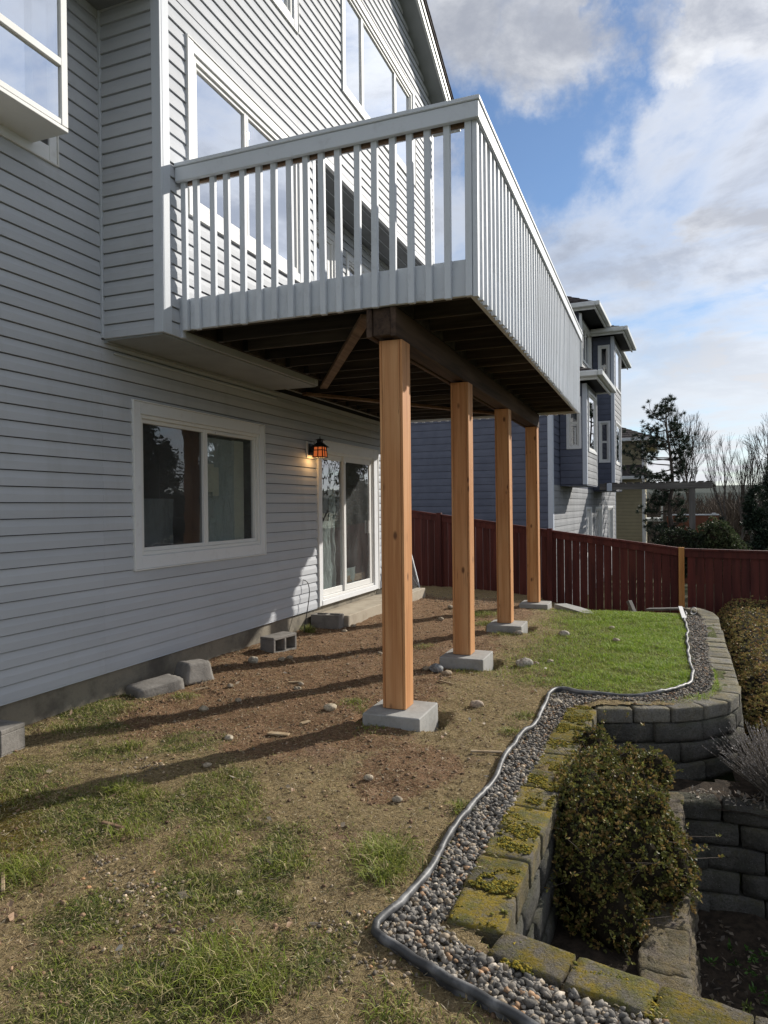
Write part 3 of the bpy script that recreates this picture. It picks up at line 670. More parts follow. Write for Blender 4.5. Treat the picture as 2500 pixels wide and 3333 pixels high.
# bump-out underside, its far cheek, overhang soffits, ground-floor end walls
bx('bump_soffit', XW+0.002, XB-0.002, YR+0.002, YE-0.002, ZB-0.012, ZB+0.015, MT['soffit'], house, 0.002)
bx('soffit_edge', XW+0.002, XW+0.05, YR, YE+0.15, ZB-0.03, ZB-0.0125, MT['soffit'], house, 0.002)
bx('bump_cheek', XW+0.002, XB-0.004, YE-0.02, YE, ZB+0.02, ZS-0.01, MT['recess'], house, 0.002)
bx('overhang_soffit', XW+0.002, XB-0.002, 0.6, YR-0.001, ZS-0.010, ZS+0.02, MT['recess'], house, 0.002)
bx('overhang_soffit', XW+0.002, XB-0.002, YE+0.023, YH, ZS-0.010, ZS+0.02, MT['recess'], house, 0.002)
for q in range(3):
    bx('soffit_batten', XW+0.01+0.19*q+0.12, XW+0.02+0.19*q+0.12, YE+0.03, YH-0.01, ZS-0.016, ZS-0.0105, MT['corner'], house, 0.001)
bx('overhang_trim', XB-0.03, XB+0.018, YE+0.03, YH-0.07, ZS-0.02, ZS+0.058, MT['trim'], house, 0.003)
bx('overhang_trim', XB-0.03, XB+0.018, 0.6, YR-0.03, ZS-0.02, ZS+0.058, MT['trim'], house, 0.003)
bx('end_wall', -10.0, XW-0.01, YH-0.03, YH-0.005, -1.7, ZS+0.3, MT['siding'], house)
bx('end_wall', -10.0, XB-0.01, YH-0.03, YH-0.005, ZS+0.31, 7.0, MT['siding'], house)
bx('end_wall', -10.0, XW-0.01, 0.6, 0.64, -1.7, 8.0, MT['siding'], house)
bx('foundation', XW-0.3, XW-0.02, 0.6, YH, -2.0, -1.336, MT['foundation'], house, 0.004)
# rain hood line under the bump-out
bx('drip_trim', XW+0.016, XW+0.03, YR+0.1, YE+0.1, ZB-0.10, ZB-0.085, MT['corner'], house, 0.002)
# windows and doors
w = window(house, xw, *W1, (0.088, 0.105, 0.115), [(0, 0.50, 0, 1, 'screen'), (0.50, 1, 0, 1, 'glass')], 'glass', inset=0.035, label='white sliding window beside the patio door')
bx('vent_bar', XW+0.002, XW+0.014, 6.12, 6.62, 0.765, 0.79, MT['vinyl'], w, 0.003)
V, F = [], []
def crumple(y0, y1, z0, z1, x, amp, seed, ny=26, nz=46, flare=0.0):
    Y, Z = np.meshgrid(np.linspace(y0, y1, ny), np.linspace(z0, z1, nz), indexing='ij')
    X = x+amp*(fbm(Y*5+seed, Z*2.2, 4, 0.6)-0.5)*2+amp*0.7*(fbm(Y*16+seed, Z*3+4, 3)-0.5)+flare*np.clip((z0+0.35-Z), 0, 1)**1.5
    I = np.arange(ny*nz).reshape(ny, nz); Q = np.stack([I[:-1, :-1], I[1:, :-1], I[1:, 1:], I[:-1, 1:]], -1).reshape(-1, 4)
    return np.stack([X, Y, Z], -1).reshape(-1, 3), Q
V, F = crumple(5.98, 6.62, -0.36, 0.74, XW-0.10, 0.03, 3); add('plastic_sheeting', V, F, MT['sheeting'], w, True)
V, F = crumple(5.25, 5.84, -0.36, 0.10, XW-0.30, 0.05, 9); add('plastic_sheeting', V, F, MT['sheeting'], w, True)
bx('taped_paper', XW-0.047, XW-0.045, 6.03, 6.16, 0.17, 0.46, MT['paper'], w, 0.0005); bx('taped_paper', XW-0.0495, XW-0.0475, 6.14, 6.25, 0.13, 0.43, MT['paper'], w, 0.0005)
bx('blind', XW-0.13, XW-0.12, 6.62, 6.84, -0.36, 0.75, MT['paper'], w, 0.001)
bx('inner_sill', XW-0.30, XW-0.08, 4.99, 6.9, -0.46, -0.42, MT['recess'], w, 0.002)
# patio door
dr = bxs('sliding_door', [(-0.01, 0.038, 8.43, 8.53, -1.335, 0.90), (-0.01, 0.034, 10.41, 10.57, -1.335, 0.90), (-0.01, 0.030, 8.53, 10.41, 0.775, 0.90), (-0.01, 0.045, 8.50, 10.42, -1.335, -1.262)], MT['trim'], house, 0.004, xw)
bxs('trim_edge', [(-0.01, 0.042, 8.415, 8.428, -1.345, 0.915), (-0.01, 0.042, 10.572, 10.60, -1.345, 0.915), (-0.01, 0.040, 8.43, 10.57, 0.902, 0.918)], MT['vinyl'], dr, 0.002, xw)
bxs('frame', [(-0.08, 0.012, 8.531, 8.56, -1.26, 0.774), (-0.08, 0.012, 10.37, 10.409, -1.26, 0.774), (-0.08, 0.01, 8.56, 10.37, 0.735, 0.774), (-0.08, 0.025, 8.56, 10.37, -1.26, -1.225)], MT['vinyl'], dr, 0.003, xw)
for (p, q, dd) in ((8.57, 9.40, -0.035), (9.31, 10.36, -0.012)):
    k = 0.075
    bxs('sash', [(dd-0.025, dd+0.012, p, p+k, -1.222, 0.733), (dd-0.025, dd+0.012, q-k, q, -1.222, 0.733), (dd-0.025, dd+0.010, p+k, q-k, 0.66, 0.733), (dd-0.025, dd+0.010, p+k, q-k, -1.222, -1.14)], MT['vinyl'], dr, 0.004, xw)
    add('pane', xw(np.array([(dd, p+k, -1.14), (dd, q-k, -1.14), (dd, q-k, 0.66), (dd, p+k, 0.66)])), [(0, 1, 2, 3)], MT['glass'], dr)
bx('handle', XW+0.002, XW+0.025, 10.20, 10.225, -0.42, -0.22, MT['vinyl'], dr, 0.004)
V, F = crumple(8.66, 9.10, -1.2, -0.2, XW-0.12, 0.05, 1, flare=0.05); add('plastic_sheeting', V, F, MT['sheeting'], dr, True)
V, F = crumple(9.05, 9.3, -1.2, 0.7, XW-0.13, 0.05, 5, flare=0.05); add('plastic_sheeting', V, F, MT['sheeting'], dr, True)
V, F = crumple(9.42, 9.95, -1.2, -0.92, XW-0.11, 0.06, 8, flare=0.04); add('plastic_sheeting', V, F, MT['sheeting'], dr, True)
o_, R_ = -0.085, -2.2
V = np.array([(o_, 8.54, -1.25), (o_, 10.40, -1.25), (o_, 10.40, 0.77), (o_, 8.54, 0.77), (R_, 8.2, -1.25), (R_, 10.8, -1.25), (R_, 10.8, 1.0), (R_, 8.2, 1.0)])
add('room', xw(V), [(0, 1, 5, 4), (1, 2, 6, 5), (2, 3, 7, 6), (3, 0, 4, 7), (4, 5, 6, 7)], MT['room'], dr)
bx('door_stop_board', XW-0.12, XW-0.09, 9.42, 10.3, -1.14, -1.04, MT['scrap'], dr, 0.003)
# main floor and upper windows
window(house, xb, *W2, (0.085, 0.09, 0.09), [(0, 0.46, 0, 1, 'glassup'), (0.46, 1, 0, 1, 'glassup')], 'glass', trim='trimtex', fw_=0.05, label='wide white window of the bump-out above the railing')
window(house, xb, *W3, (0.085, 0.09, 0.09), [(0, 0.235, 0, 1, 'glassup'), (0.235, 0.735, 0, 1, 'glassup'), (0.735, 1, 0, 1, 'glassup')], 'glass', trim='trimtex', fw_=0.05, label='three-part white window below the roof edge')
window(house, xb, *W4, (0.085, 0.09, 0.09), [(0, 1, 0, 1, 'glassup')], 'glass', trim='trimtex', fw_=0.05)
window(house, xw, *P1, (0.08, 0.09, 0.03), [(0, 1, 0, 1, 'glass')], 'glass', name='porch_door', fw_=0.06, sash=0.10)
window(house, xw, *P2, (0.08, 0.09, 0.09), [(0, 0.5, 0, 1, 'glass'), (0.5, 1, 0, 1, 'glass')], 'glass')
# projecting garden window at the left
gw = bxs('garden_window', [(0.0, 0.02, 2.30, 2.38, 2.63, 4.06), (0.0, 0.02, 4.02, 4.09, 2.63, 4.06), (0.0, 0.018, 2.38, 4.02, 2.63, 2.74)], MT['trim'], house, 0.003, xw)
bxs('trim_edge', [(-0.01, 0.028, 4.092, 4.105, 2.615, 4.07), (-0.01, 0.028, 2.30, 4.09, 2.615, 2.628)], MT['vinyl'], gw, 0.002, xw)
XG = -3.90 - XW
bx('box_floor', XW+0.005, -3.90, 2.42, 3.87, 2.69, 2.72, MT['vinyl'], gw, 0.004)
bxs('frame', [(XG-0.04, XG, 3.81, 3.87, 2.722, 4.06), (XG-0.04, XG, 2.42, 2.48, 2.722, 4.06), (XG-0.036, XG-0.003, 2.48, 3.81, 2.722, 2.765), (XG-0.036, XG+0.004, 2.48, 3.81, 3.135, 3.19), (0.02, XG-0.04, 3.83, 3.868, 2.722, 2.76), (0.0, 0.03, 3.82, 3.869, 2.76, 4.06)], MT['vinyl'], gw, 0.004, xw)
for (za, zb_) in ((2.765, 3.135), (3.19, 4.06)):
    add('pane', xw(np.array([(XG-0.018, 2.48, za), (XG-0.018, 3.81, za), (XG-0.018, 3.81, zb_), (XG-0.018, 2.48, zb_)])), [(0, 1, 2, 3)], MT['glassup'], gw)
    add('pane', xw(np.array([(0.03, 3.85, za), (XG-0.04, 3.85, za), (XG-0.04, 3.85, zb_), (0.03, 3.85, zb_)])), [(0, 1, 2, 3)], MT['glass'], gw)
bx('garden_window_room', XW-1.2, XW-1.15, 2.1, 4.3, 2.5, 4.1, MT['recess'], gw)
# roof
rf = None
def roof_slab(name, x0, x1, dz0, dz1, ya, yb, mat, parent):
    V = []
    for x in (x0, x1):
        for (y, z) in ((ya, rake(ya)+dz0), (yb, rake(yb)+dz0), (yb, rake(yb)+dz1), (ya, rake(ya)+dz1)): V.append((x, y, z))
    return add(name, V, [(0, 1, 2, 3), (7, 6, 5, 4), (0, 4, 5, 1), (1, 5, 6, 2), (2, 6, 7, 3), (3, 7, 4, 0)], mat, parent)
rf = roof_slab('roof', -9.5, XB+0.34, 0.20, 0.26, 5.0, 12.42, MT['shingle'], house)
roof_slab('rake_soffit', XB-0.02, XB+0.26, 0.0, 0.03, 5.0, 12.30, MT['soffit'], rf)
roof_slab('barge_board', XB+0.262, XB+0.30, -0.02, 0.198, 5.0, 12.36, MT['gutter'], rf)
roof_slab('barge_trim', XB+0.302, XB+0.32, 0.10, 0.199, 5.0, 12.38, MT['gutter'], rf)
bx('eave_box', XB-0.02, XB+0.258, YH+0.03, 12.30, rake(12.3)-0.02, rake(12.3)+0.04, MT['soffit'], rf)
bx('eave_box', -9.5, XB-0.03, YH, 12.30, rake(12.3)-0.02, rake(12.3)+0.04, MT['soffit'], rf)
bx('gutter', -9.5, XB+0.36, 12.37, 12.49, rake(12.4)+0.05, rake(12.4)+0.17, MT['gutter'], rf)
beam('gutter_strap', (XB+0.33, 12.30, rake(12.3)+0.30), (XB+0.44, 12.52, rake(12.3)+0.26), 0.02, 0.02, MT['gutter'], rf)
for k in range(58):
    ya = 12.42-0.145*(k+1); roof_slab('shingle_course', XB+0.02, XB+0.352, 0.262, 0.274+0.006*(k % 2), ya-0.01, ya+0.145, MT['shingle'], rf)

# ------------------------------------------------------------------ the deck
deck = root('deck', (-2.4, 8.2, -1.5), 'raised deck with pale painted railing on new cedar posts', 'deck')
FX = [-3.653, -3.532, -3.373, -3.240, -3.094, -2.946, -2.810, -2.664, -2.522, -2.384, -2.250, -2.098, -1.960, -1.817, -1.674, -1.539, -1.399]
DY0, DY1 = 4.777, 11.64
def jit(a): return (random.random()-0.5)*2*a
def lean_box(name, x0, x1, y0, y1, z0, z1, mat, parent, lx, ly):
    def f(V):
        r = (V[:, 2:3]-z0)/(z1-z0); return V+np.concatenate([r*lx, r*ly, 0*r], 1)
    return bx(name, x0, x1, y0, y1, z0, z1, mat, parent, 0.0035, f)
for i, x in enumerate(FX):
    x = x*0.985; lean_box('baluster', x, x+0.047, 4.737, 4.775, 1.452+jit(0.006), 2.70, MT['rail'], deck, jit(0.008), 0)
lean_box('corner_post', -1.226, -1.178, 4.735, 4.775, 1.452, 2.70, MT['rail'], deck, 0.004, 0)
lean_box('corner_post', -1.174, -1.138, 4.742, 4.80, 1.445, 2.70, MT['rail'], deck, 0.002, 0)
n_side = 48
for i in range(n_side):
    y = 4.90+i*(DY1-0.06-4.90)/(n_side-1)+jit(0.007)
    lean_box('baluster', -1.1745, -1.138, y-0.023, y+0.023, 1.452+jit(0.006), 2.70, MT['rail'], deck, 0, jit(0.008))
bx('skirt_board', -3.55, -1.1785, 4.778, 4.812, 1.467, 1.722, MT['rail'], deck, 0.003)
bx('skirt_board', -3.605, -3.553, 4.772, 4.806, 1.467, 1.722, MT['rail'], deck, 0.003)
bx('skirt_board', -1.213, -1.1785, 4.815, DY1, 1.467, 1.722, MT['rail'], deck, 0.003)
bx('skirt_board', -4.20, -1.215, DY1-0.034, DY1, 1.467, 1.722, MT['rail'], deck, 0.003)
bx('rail_fascia', -3.625, -1.116, 4.700, 4.7365, 2.652, 2.766, MT['rail'], deck, 0.004)
bx('rail_fascia', -1.1375, -1.117, 4.738, 11.86, 2.652, 2.766, MT['rail'], deck, 0.004)
bx('rail_cap', -3.630, -1.106, 4.690, 4.86, 2.767, 2.800, MT['rail'], deck, 0.005)
bx('rail_cap', -1.26, -1.107, 4.862, 11.87, 2.767, 2.800, MT['rail'], deck, 0.005)
bx('inner_rail', -3.62, -1.215, 4.7765, 4.815, 2.655, 2.745, MT['brace'], deck, 0.004)
bx('inner_rail', -3.62, -1.215, 4.817, 4.84, 2.66, 2.745, MT['rail'], deck, 0.004)
bx('inner_rail', -1.213, -1.1755, 4.817, 11.64, 2.66, 2.766, MT['rail'], deck, 0.004)
bx('rail_cap', -4.2, -1.262, DY1-0.12, DY1+0.03, 2.767, 2.800, MT['rail'], deck, 0.005)
for i in range(20):
    x = -4.1+i*0.142; bx('baluster', x, x+0.047, DY1+0.001, DY1+0.038, 1.46, 2.70, MT['rail'], deck)
bx('ledger_end', -3.648, -3.606, 4.755, 4.80, 1.40, 1.73, MT['corner'], deck, 0.003)
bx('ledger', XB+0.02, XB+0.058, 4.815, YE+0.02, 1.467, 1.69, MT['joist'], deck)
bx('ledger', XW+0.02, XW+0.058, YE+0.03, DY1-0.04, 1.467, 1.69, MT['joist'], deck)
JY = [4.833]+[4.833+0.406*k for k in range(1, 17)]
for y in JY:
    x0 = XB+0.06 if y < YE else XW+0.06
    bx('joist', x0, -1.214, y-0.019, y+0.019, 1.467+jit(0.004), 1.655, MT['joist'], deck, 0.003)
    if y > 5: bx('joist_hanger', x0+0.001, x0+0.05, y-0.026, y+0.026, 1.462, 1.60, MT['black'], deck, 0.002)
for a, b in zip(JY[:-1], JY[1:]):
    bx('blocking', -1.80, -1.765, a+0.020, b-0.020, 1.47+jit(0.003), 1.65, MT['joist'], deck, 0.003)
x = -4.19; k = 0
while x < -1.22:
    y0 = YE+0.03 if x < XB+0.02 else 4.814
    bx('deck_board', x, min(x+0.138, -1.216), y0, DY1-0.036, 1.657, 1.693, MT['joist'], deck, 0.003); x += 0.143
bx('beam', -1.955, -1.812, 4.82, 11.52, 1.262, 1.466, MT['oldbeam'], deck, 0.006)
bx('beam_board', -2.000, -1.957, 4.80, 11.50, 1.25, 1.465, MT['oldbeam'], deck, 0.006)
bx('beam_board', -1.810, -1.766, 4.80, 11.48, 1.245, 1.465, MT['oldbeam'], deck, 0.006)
beam('diagonal_brace', (-2.05, 4.93, 1.448), (-3.74, 7.62, 1.448), 0.09, 0.036, MT['brace'], deck)
beam('diagonal_brace', (-4.18, 7.95, 1.448), (-2.2, 11.2, 1.448), 0.09, 0.036, MT['brace'], deck)
for i, (fx, fy, fz) in enumerate(FOOT):
    x0, x1, y0, y1 = fx-0.125, fx+0.057, [4.892, 6.842, 8.95, 11.20][i], [4.892, 6.842, 8.95, 11.20][i]+0.185
    tilt = [0.0, 0.0, -0.012, -0.010][i]
    def f(V, t=tilt, z0=fz): return V+np.concatenate([(V[:, 2:3]-z0)/2.75*t, 0*V[:, :2]], 1)
    zt = 1.243
    ps = bx('post', x0+0.024, x1-0.024, y0+0.026, y1-0.026, fz, zt, MT['cedar'], deck, 0.003, f)
    bx('face_board', x0, x0+0.020, y0+0.002, y1-0.002, fz+0.004, zt, MT['cedar'], ps, 0.003, f)
    bx('face_board', x1-0.020, x1, y0+0.002, y1-0.002, fz+0.002, zt-0.002, MT['cedar'], ps, 0.003, f)
    bx('face_board', x0+0.022, x1-0.022, y0, y0+0.022, fz+0.003, zt-0.001, MT['cedar'], ps, 0.003, f)
    bx('face_board', x0+0.022, x1-0.022, y1-0.022, y1, fz+0.003, zt-0.001, MT['cedar'], ps, 0.003, f)
FL = ['square concrete footing under the nearest cedar post', 'square concrete footing under the second cedar post, two stones before it', 'square concrete footing under the third cedar post', 'square concrete footing under the farthest cedar post, by the fence']
for i, (fx, fy, fz) in enumerate(FOOT):
    def f(V, z0=fz): return V+np.concatenate([0.02*(V[:, :1]-FOOT[i][0])*(z0-V[:, 2:3])*3, 0.02*(V[:, 1:2]-FOOT[i][1])*(z0-V[:, 2:3])*3, 0*V[:, :1]], 1)
    o = bx('concrete_footing', fx-0.225, fx+0.22, fy-0.226, fy+0.228, fz-0.32, fz-0.001, MT['footing'], None, 0.007, f); tag(o, FL[i], 'footing', 'concrete footings under the deck posts')

# ------------------------------------------------------------------ red fence
fence = root('fence', (-0.5, 13.5, -2.2), 'dark red board fence stepping down behind the lawn', 'fence')
def ftop(x): return -0.795-0.1423*(x-0.354)-0.012*math.sin((x+2)*1.6) if x < 0.36 else -0.80-0.02*(x-0.36)
x = -6.6
while x < 5.2:
    w_ = 0.138; 
    if not (0.30 < x+w_/2 < 0.52):
        zt = ftop(x+w_/2)-0.035; zb_ = float(hl(min(x, 0.5), 13.5))-0.06 if x < 0.5 else -2.7
        sl = -0.1423*w_ if x < 0.36 else 0
        V = cbox(x, x+w_-0.0005-random.random()*0.0045, 13.520+jit(0.002), 13.538, zb_, zt, 0.002); V[:, 2] += np.where(V[:, 2] > zt-0.05, (V[:, 0]-x-w_/2)/w_*sl, 0)
        add('board', V, CB_F, MT['fence'], fence)
    x += w_+0.004
def rail_piece(name, xa, xb_, y0, y1, dz0, dz1, mat):
    V = []
    for xx in (xa, xb_):
        t = ftop(xx)
        V += [(xx, y0, t+dz0), (xx, y1, t+dz0), (xx, y1, t+dz1), (xx, y0, t+dz1)]
    add(name, V, [(0, 1, 2, 3), (7, 6, 5, 4), (0, 4, 5, 1), (1, 5, 6, 2), (2, 6, 7, 3), (3, 7, 4, 0)], mat, fence)
FP = [-6.2, -4.08, -1.90, 0.40, 2.75, 5.0]
for a, b in zip(FP[:-1], FP[1:]):
    a, b = a+0.052, b-0.052
    rail_piece('cap_rail', a, b, 13.475, 13.585, -0.032, 0.004, MT['fence'])
    rail_piece('trim_rail', a, b, 13.497, 13.518, -0.145, -0.034, MT['fence'])
    V = [(xx, yy, zz) for xx in (a, b) for yy, zz in ((13.54, -2.1), (13.575, -2.1), (13.575, -2.0), (13.54, -2.0))]
    add('lower_rail', V, [(0, 1, 2, 3), (7, 6, 5, 4), (0, 4, 5, 1), (1, 5, 6, 2), (2, 6, 7, 3), (3, 7, 4, 0)], MT['fence'], fence)
for x in FP:
    bare = abs(x-0.40) < 0.01
    o = bx('post', x-0.048, x+0.048, 13.46, 13.556, -2.9, ftop(x)+(0.02 if bare else 0.03), MT['fencepost' if bare else 'fence'], fence, 0.004)
    if bare: o['label'] = 'bare orange-brown fence post where the fence bends'
# ------------------------------------------------------------------ retaining walls
def rounded_block(L, W, Hh, r, k, amp, seed):
    g = np.linspace(-1, 1, k+1); V = []; F = []; key = {}
    h = np.array([L/2, W/2, Hh/2])
    def vid(p):
        q = tuple(np.round(p, 5))
        if q not in key: key[q] = len(V); V.append(p)
        return key[q]
    for a in range(3):
        b, c = (a+1) % 3, (a+2) % 3
        for s in (-1, 1):
            for i in range(k):
                for j in range(k):
                    q = []
                    for (u, v) in ((i, j), (i+1, j), (i+1, j+1), (i, j+1)):
                        p = np.zeros(3); p[a] = s; p[b] = g[u]; p[c] = g[v]; q.append(vid(p))
                    F.append(tuple(q) if s > 0 else tuple(q[::-1]))
    P = np.array(V)*h; q = np.clip(P, -(h-r), h-r); d = P-q; n = np.linalg.norm(d, axis=1, keepdims=True); P = np.where(n > 0, q+d/np.maximum(n, 1e-9)*r, P)
    nz = fbm(P[:, 0]*9+seed*3.7+P[:, 2]*5, P[:, 1]*9+seed*1.3+P[:, 2]*7, 3)-0.5
    nz2 = fbm(P[:, 0]*34+seed+P[:, 2]*31, P[:, 1]*34+seed*2-P[:, 2]*23, 3, 0.7)-0.5
    dirn = P/h; dirn /= np.linalg.norm(dirn, axis=1, keepdims=True)
    P = P+dirn*(nz*amp*1.4+nz2*amp*2.2)[:, None]
    P[:, 2] += Hh/2
    return P, F
BLK = {}
def block_mesh(key, L, W, Hh, r, k, amp, mat):
    """six rough variants of one size of block"""
    if key not in BLK:
        BLK[key] = []
        for s in range(6):
            P, F = rounded_block(L*(1+0.02*(s % 3-1)), W*(1+0.015*(s % 2)), Hh, r, k, amp, s+len(BLK)*7)
            me = bpy.data.meshes.new('block'); me.from_pydata([tuple(p) for p in P], [], F); me.update(); me.materials.append(mat)
            me.polygons.foreach_set('use_smooth', np.ones(len(me.polygons), bool)); BLK[key].append(me)
    return random.choice(BLK[key])
def put_block(me, c, ang, parent, tilt=0.0):
    o = bpy.data.objects.new('block', me); link(o, parent, v3(c)); o.rotation_euler = (jit(tilt), jit(tilt), ang); return o
def course(parent, path, z, pitch, start, W, Hh, key, r, k, amp, mat, gap=0.006, setoff=0.0, tilt=0.01, jw=0.006):
    P = spline([(x, y, 0) for x, y in path], 0.02)[:, :2]; seg = np.linalg.norm(np.diff(P, axis=0), axis=1); S = np.concatenate([[0], np.cumsum(seg)])
    s = start
    while s < S[-1]-pitch*0.3:
        m = s+pitch/2; x, y = np.interp(m, S, P[:, 0]), np.interp(m, S, P[:, 1])
        a = np.array([np.interp(m+0.05, S, P[:, 0])-np.interp(m-0.05, S, P[:, 0]), np.interp(m+0.05, S, P[:, 1])-np.interp(m-0.05, S, P[:, 1])]); a /= np.linalg.norm(a)
        nrm = np.array([a[1], -a[0]]); off = setoff+jit(jw)-W/2
        put_block(block_mesh(key, pitch-gap, W, Hh-0.004, r, k, amp, mat), (x+nrm[0]*off, y+nrm[1]*off, z+jit(0.003)), math.atan2(a[1], a[0]), parent, tilt)
        s += pitch
PATH_A = [(-0.545, 2.58), (-0.545, 2.9), (-0.535, 3.4), (-0.515, 4.0), (-0.485, 4.7), (-0.455, 5.3), (-0.45, 5.66)]
PATH_D = [(1.7, 2.44), (0.95, 2.44), (0.60, 2.43), (0.30, 2.42), (0.0, 2.44), (-0.28, 2.50), (-0.545, 2.575)]
wall_a = root('retaining_wall', (-0.6, 4.0, -2.15), 'mossy retaining wall of square blocks running along the black edging', 'wall', 'garden retaining walls')
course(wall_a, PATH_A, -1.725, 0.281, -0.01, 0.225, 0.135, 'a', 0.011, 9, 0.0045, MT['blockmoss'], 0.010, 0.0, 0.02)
course(wall_a, PATH_D[::-1], -1.725, 0.285, 0.02, -0.15, 0.135, 'd', 0.020, 8, 0.006, MT['blockmoss'], 0.012, 0.0, 0.02) if False else None
P_ = spline([(x, y, 0) for x, y in PATH_D[::-1]], 0.02)[:, :2]
for i, (cx_, cy_, ang, L_) in enumerate([(-0.425, 2.480, -0.22, 0.265), (-0.150, 2.418, -0.20, 0.275), (0.125, 2.362, -0.16, 0.265), (0.40, 2.325, -0.10, 0.275), (0.68, 2.31, 0.0, 0.275), (0.96, 2.31, 0.0, 0.275), (1.24, 2.315, 0.02, 0.275), (1.52, 2.32, 0.02, 0.275)]):
    put_block(block_mesh('d', 0.268, 0.175, 0.138, 0.011, 9, 0.0045, MT['blockmoss']), (cx_, cy_, -1.725), ang, wall_a, 0.015)
for c_ in range(3):
    z = -1.725-0.152*(c_+1)
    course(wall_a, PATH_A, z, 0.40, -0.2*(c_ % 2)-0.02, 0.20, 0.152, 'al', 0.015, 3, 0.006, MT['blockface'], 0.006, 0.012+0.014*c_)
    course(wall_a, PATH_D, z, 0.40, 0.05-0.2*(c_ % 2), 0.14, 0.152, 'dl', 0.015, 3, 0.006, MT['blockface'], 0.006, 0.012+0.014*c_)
PATH_B = [(-0.455, 5.675), (-0.16, 5.785), (0.13, 5.895), (0.345, 6.055), (0.545, 6.30), (0.645, 6.62), (0.672, 7.0), (0.70, 7.8), (0.73, 8.9), (0.765, 9.95), (0.79, 10.7), (0.775, 11.15), (0.70, 11.45), (0.56, 11.72)]
wall_b = root('retaining_wall', (0.4, 8.0, -2.15), 'curved retaining wall of pale blocks sweeping back to the fence', 'wall', 'garden retaining walls')
course(wall_b, PATH_B, -1.712, 0.293, 0.0, 0.225, 0.115, 'b', 0.010, 7, 0.004, MT['blockpale'], 0.009, 0.0, 0.012)
for c_ in range(3):
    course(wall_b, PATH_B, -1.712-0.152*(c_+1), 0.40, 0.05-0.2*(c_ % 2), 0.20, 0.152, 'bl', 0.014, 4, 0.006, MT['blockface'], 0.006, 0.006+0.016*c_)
PATH_E = [(0.145, 2.60), (0.130, 3.0), (0.125, 3.6), (0.135, 4.2), (0.15, 4.8), (0.16, 5.25)]
PATH_C = [(0.12, 5.30), (0.32, 5.33), (0.66, 5.335), (1.1, 5.29), (1.6, 5.20), (2.2, 5.08)]
wall_c = root('retaining_wall', (0.6, 5.2, -2.85), 'low dark retaining wall below the dry grey shrub', 'wall', 'garden retaining walls')
course(wall_c, PATH_C, -2.215, 0.355, -0.06, 0.20, 0.125, 'c', 0.016, 5, 0.006, MT['blockface'], 0.007)
for c_ in range(4):
    course(wall_c, PATH_C, -2.215-0.155*(c_+1), 0.40, -0.25*(c_ % 2), 0.20, 0.155, 'cl', 0.016, 4, 0.007, MT['blockface'], 0.007, 0.012+0.02*c_)
wall_e = root('retaining_wall', (0.05, 3.9, -2.85), 'rough sunlit split-face wall end beneath the big shrub', 'wall', 'garden retaining walls')
course(wall_e, PATH_E, -2.23, 0.36, 0.0, 0.22, 0.155, 'e', 0.014, 12, 0.016, MT['blockrough'], 0.0, 0.0, 0.02, 0.012)
for c_ in range(4):
    course(wall_e, PATH_E, -2.23-0.155*(c_+1), 0.36, -0.16*(c_ % 2), 0.20, 0.158, 'el', 0.014, 12, 0.022, MT['blockrough'], 0.0, 0.012+0.016*c_, 0.03, 0.014)

# ------------------------------------------------------------------ gravel and edging
def ico(sub):
    bm = bmesh.new(); bmesh.ops.create_icosphere(bm, subdivisions=sub, radius=1.0); V = np.array([v.co[:] for v in bm.verts]); F = np.array([[v.index for v in f.verts] for f in bm.faces]); bm.free(); return V, F
def stones(P, R, sub, cols, flat=0.72, jag=0.10):
    tv, tf = ico(sub); n, m = len(P), len(tv)
    sc_ = R[:, None]*np.stack([rng.uniform(0.75, 1.35, n), rng.uniform(0.7, 1.1, n), rng.uniform(flat*0.7, flat*1.3, n)], 1)
    V = tv[None]*(1+jag*rng.normal(size=(n, m, 1)))*sc_[:, None]
    a = rng.uniform(0, 2*math.pi, n); t = rng.uniform(-0.6, 0.6, n)
    y, z = V[..., 1]*np.cos(t)[:, None]-V[..., 2]*np.sin(t)[:, None], V[..., 1]*np.sin(t)[:, None]+V[..., 2]*np.cos(t)[:, None]
    x2, y2 = V[..., 0]*np.cos(a)[:, None]-y*np.sin(a)[:, None], V[..., 0]*np.sin(a)[:, None]+y*np.cos(a)[:, None]
    V = np.stack([x2, y2, z], -1)+P[:, None]
    F = (tf[None]+(np.arange(n)*m)[:, None, None]).reshape(-1, 3)
    return V.reshape(-1, 3), F, np.repeat(cols, m, 0)
def sample_poly(poly, n):
    P = v3(poly); lo, hi = P.min(0), P.max(0); out = np.zeros((0, 2))
    while len(out) < n:
        q = rng.uniform(lo, hi, (n*3, 2)); out = np.concatenate([out, q[inpoly(q[:, 0], q[:, 1], poly)]])
    return out[:n]
def stone_cols(n):
    pal = np.array([(0.19, 0.185, 0.175), (0.13, 0.128, 0.122), (0.27, 0.255, 0.23), (0.32, 0.275, 0.21), (0.30, 0.20, 0.125), (0.085, 0.085, 0.083), (0.44, 0.41, 0.36)])
    c = pal[rng.choice(len(pal), n, p=[0.26, 0.22, 0.18, 0.11, 0.07, 0.12, 0.04])]; return c*rng.uniform(0.75, 1.25, (n, 1))*np.array([[1.06, 1.0, 0.93]])
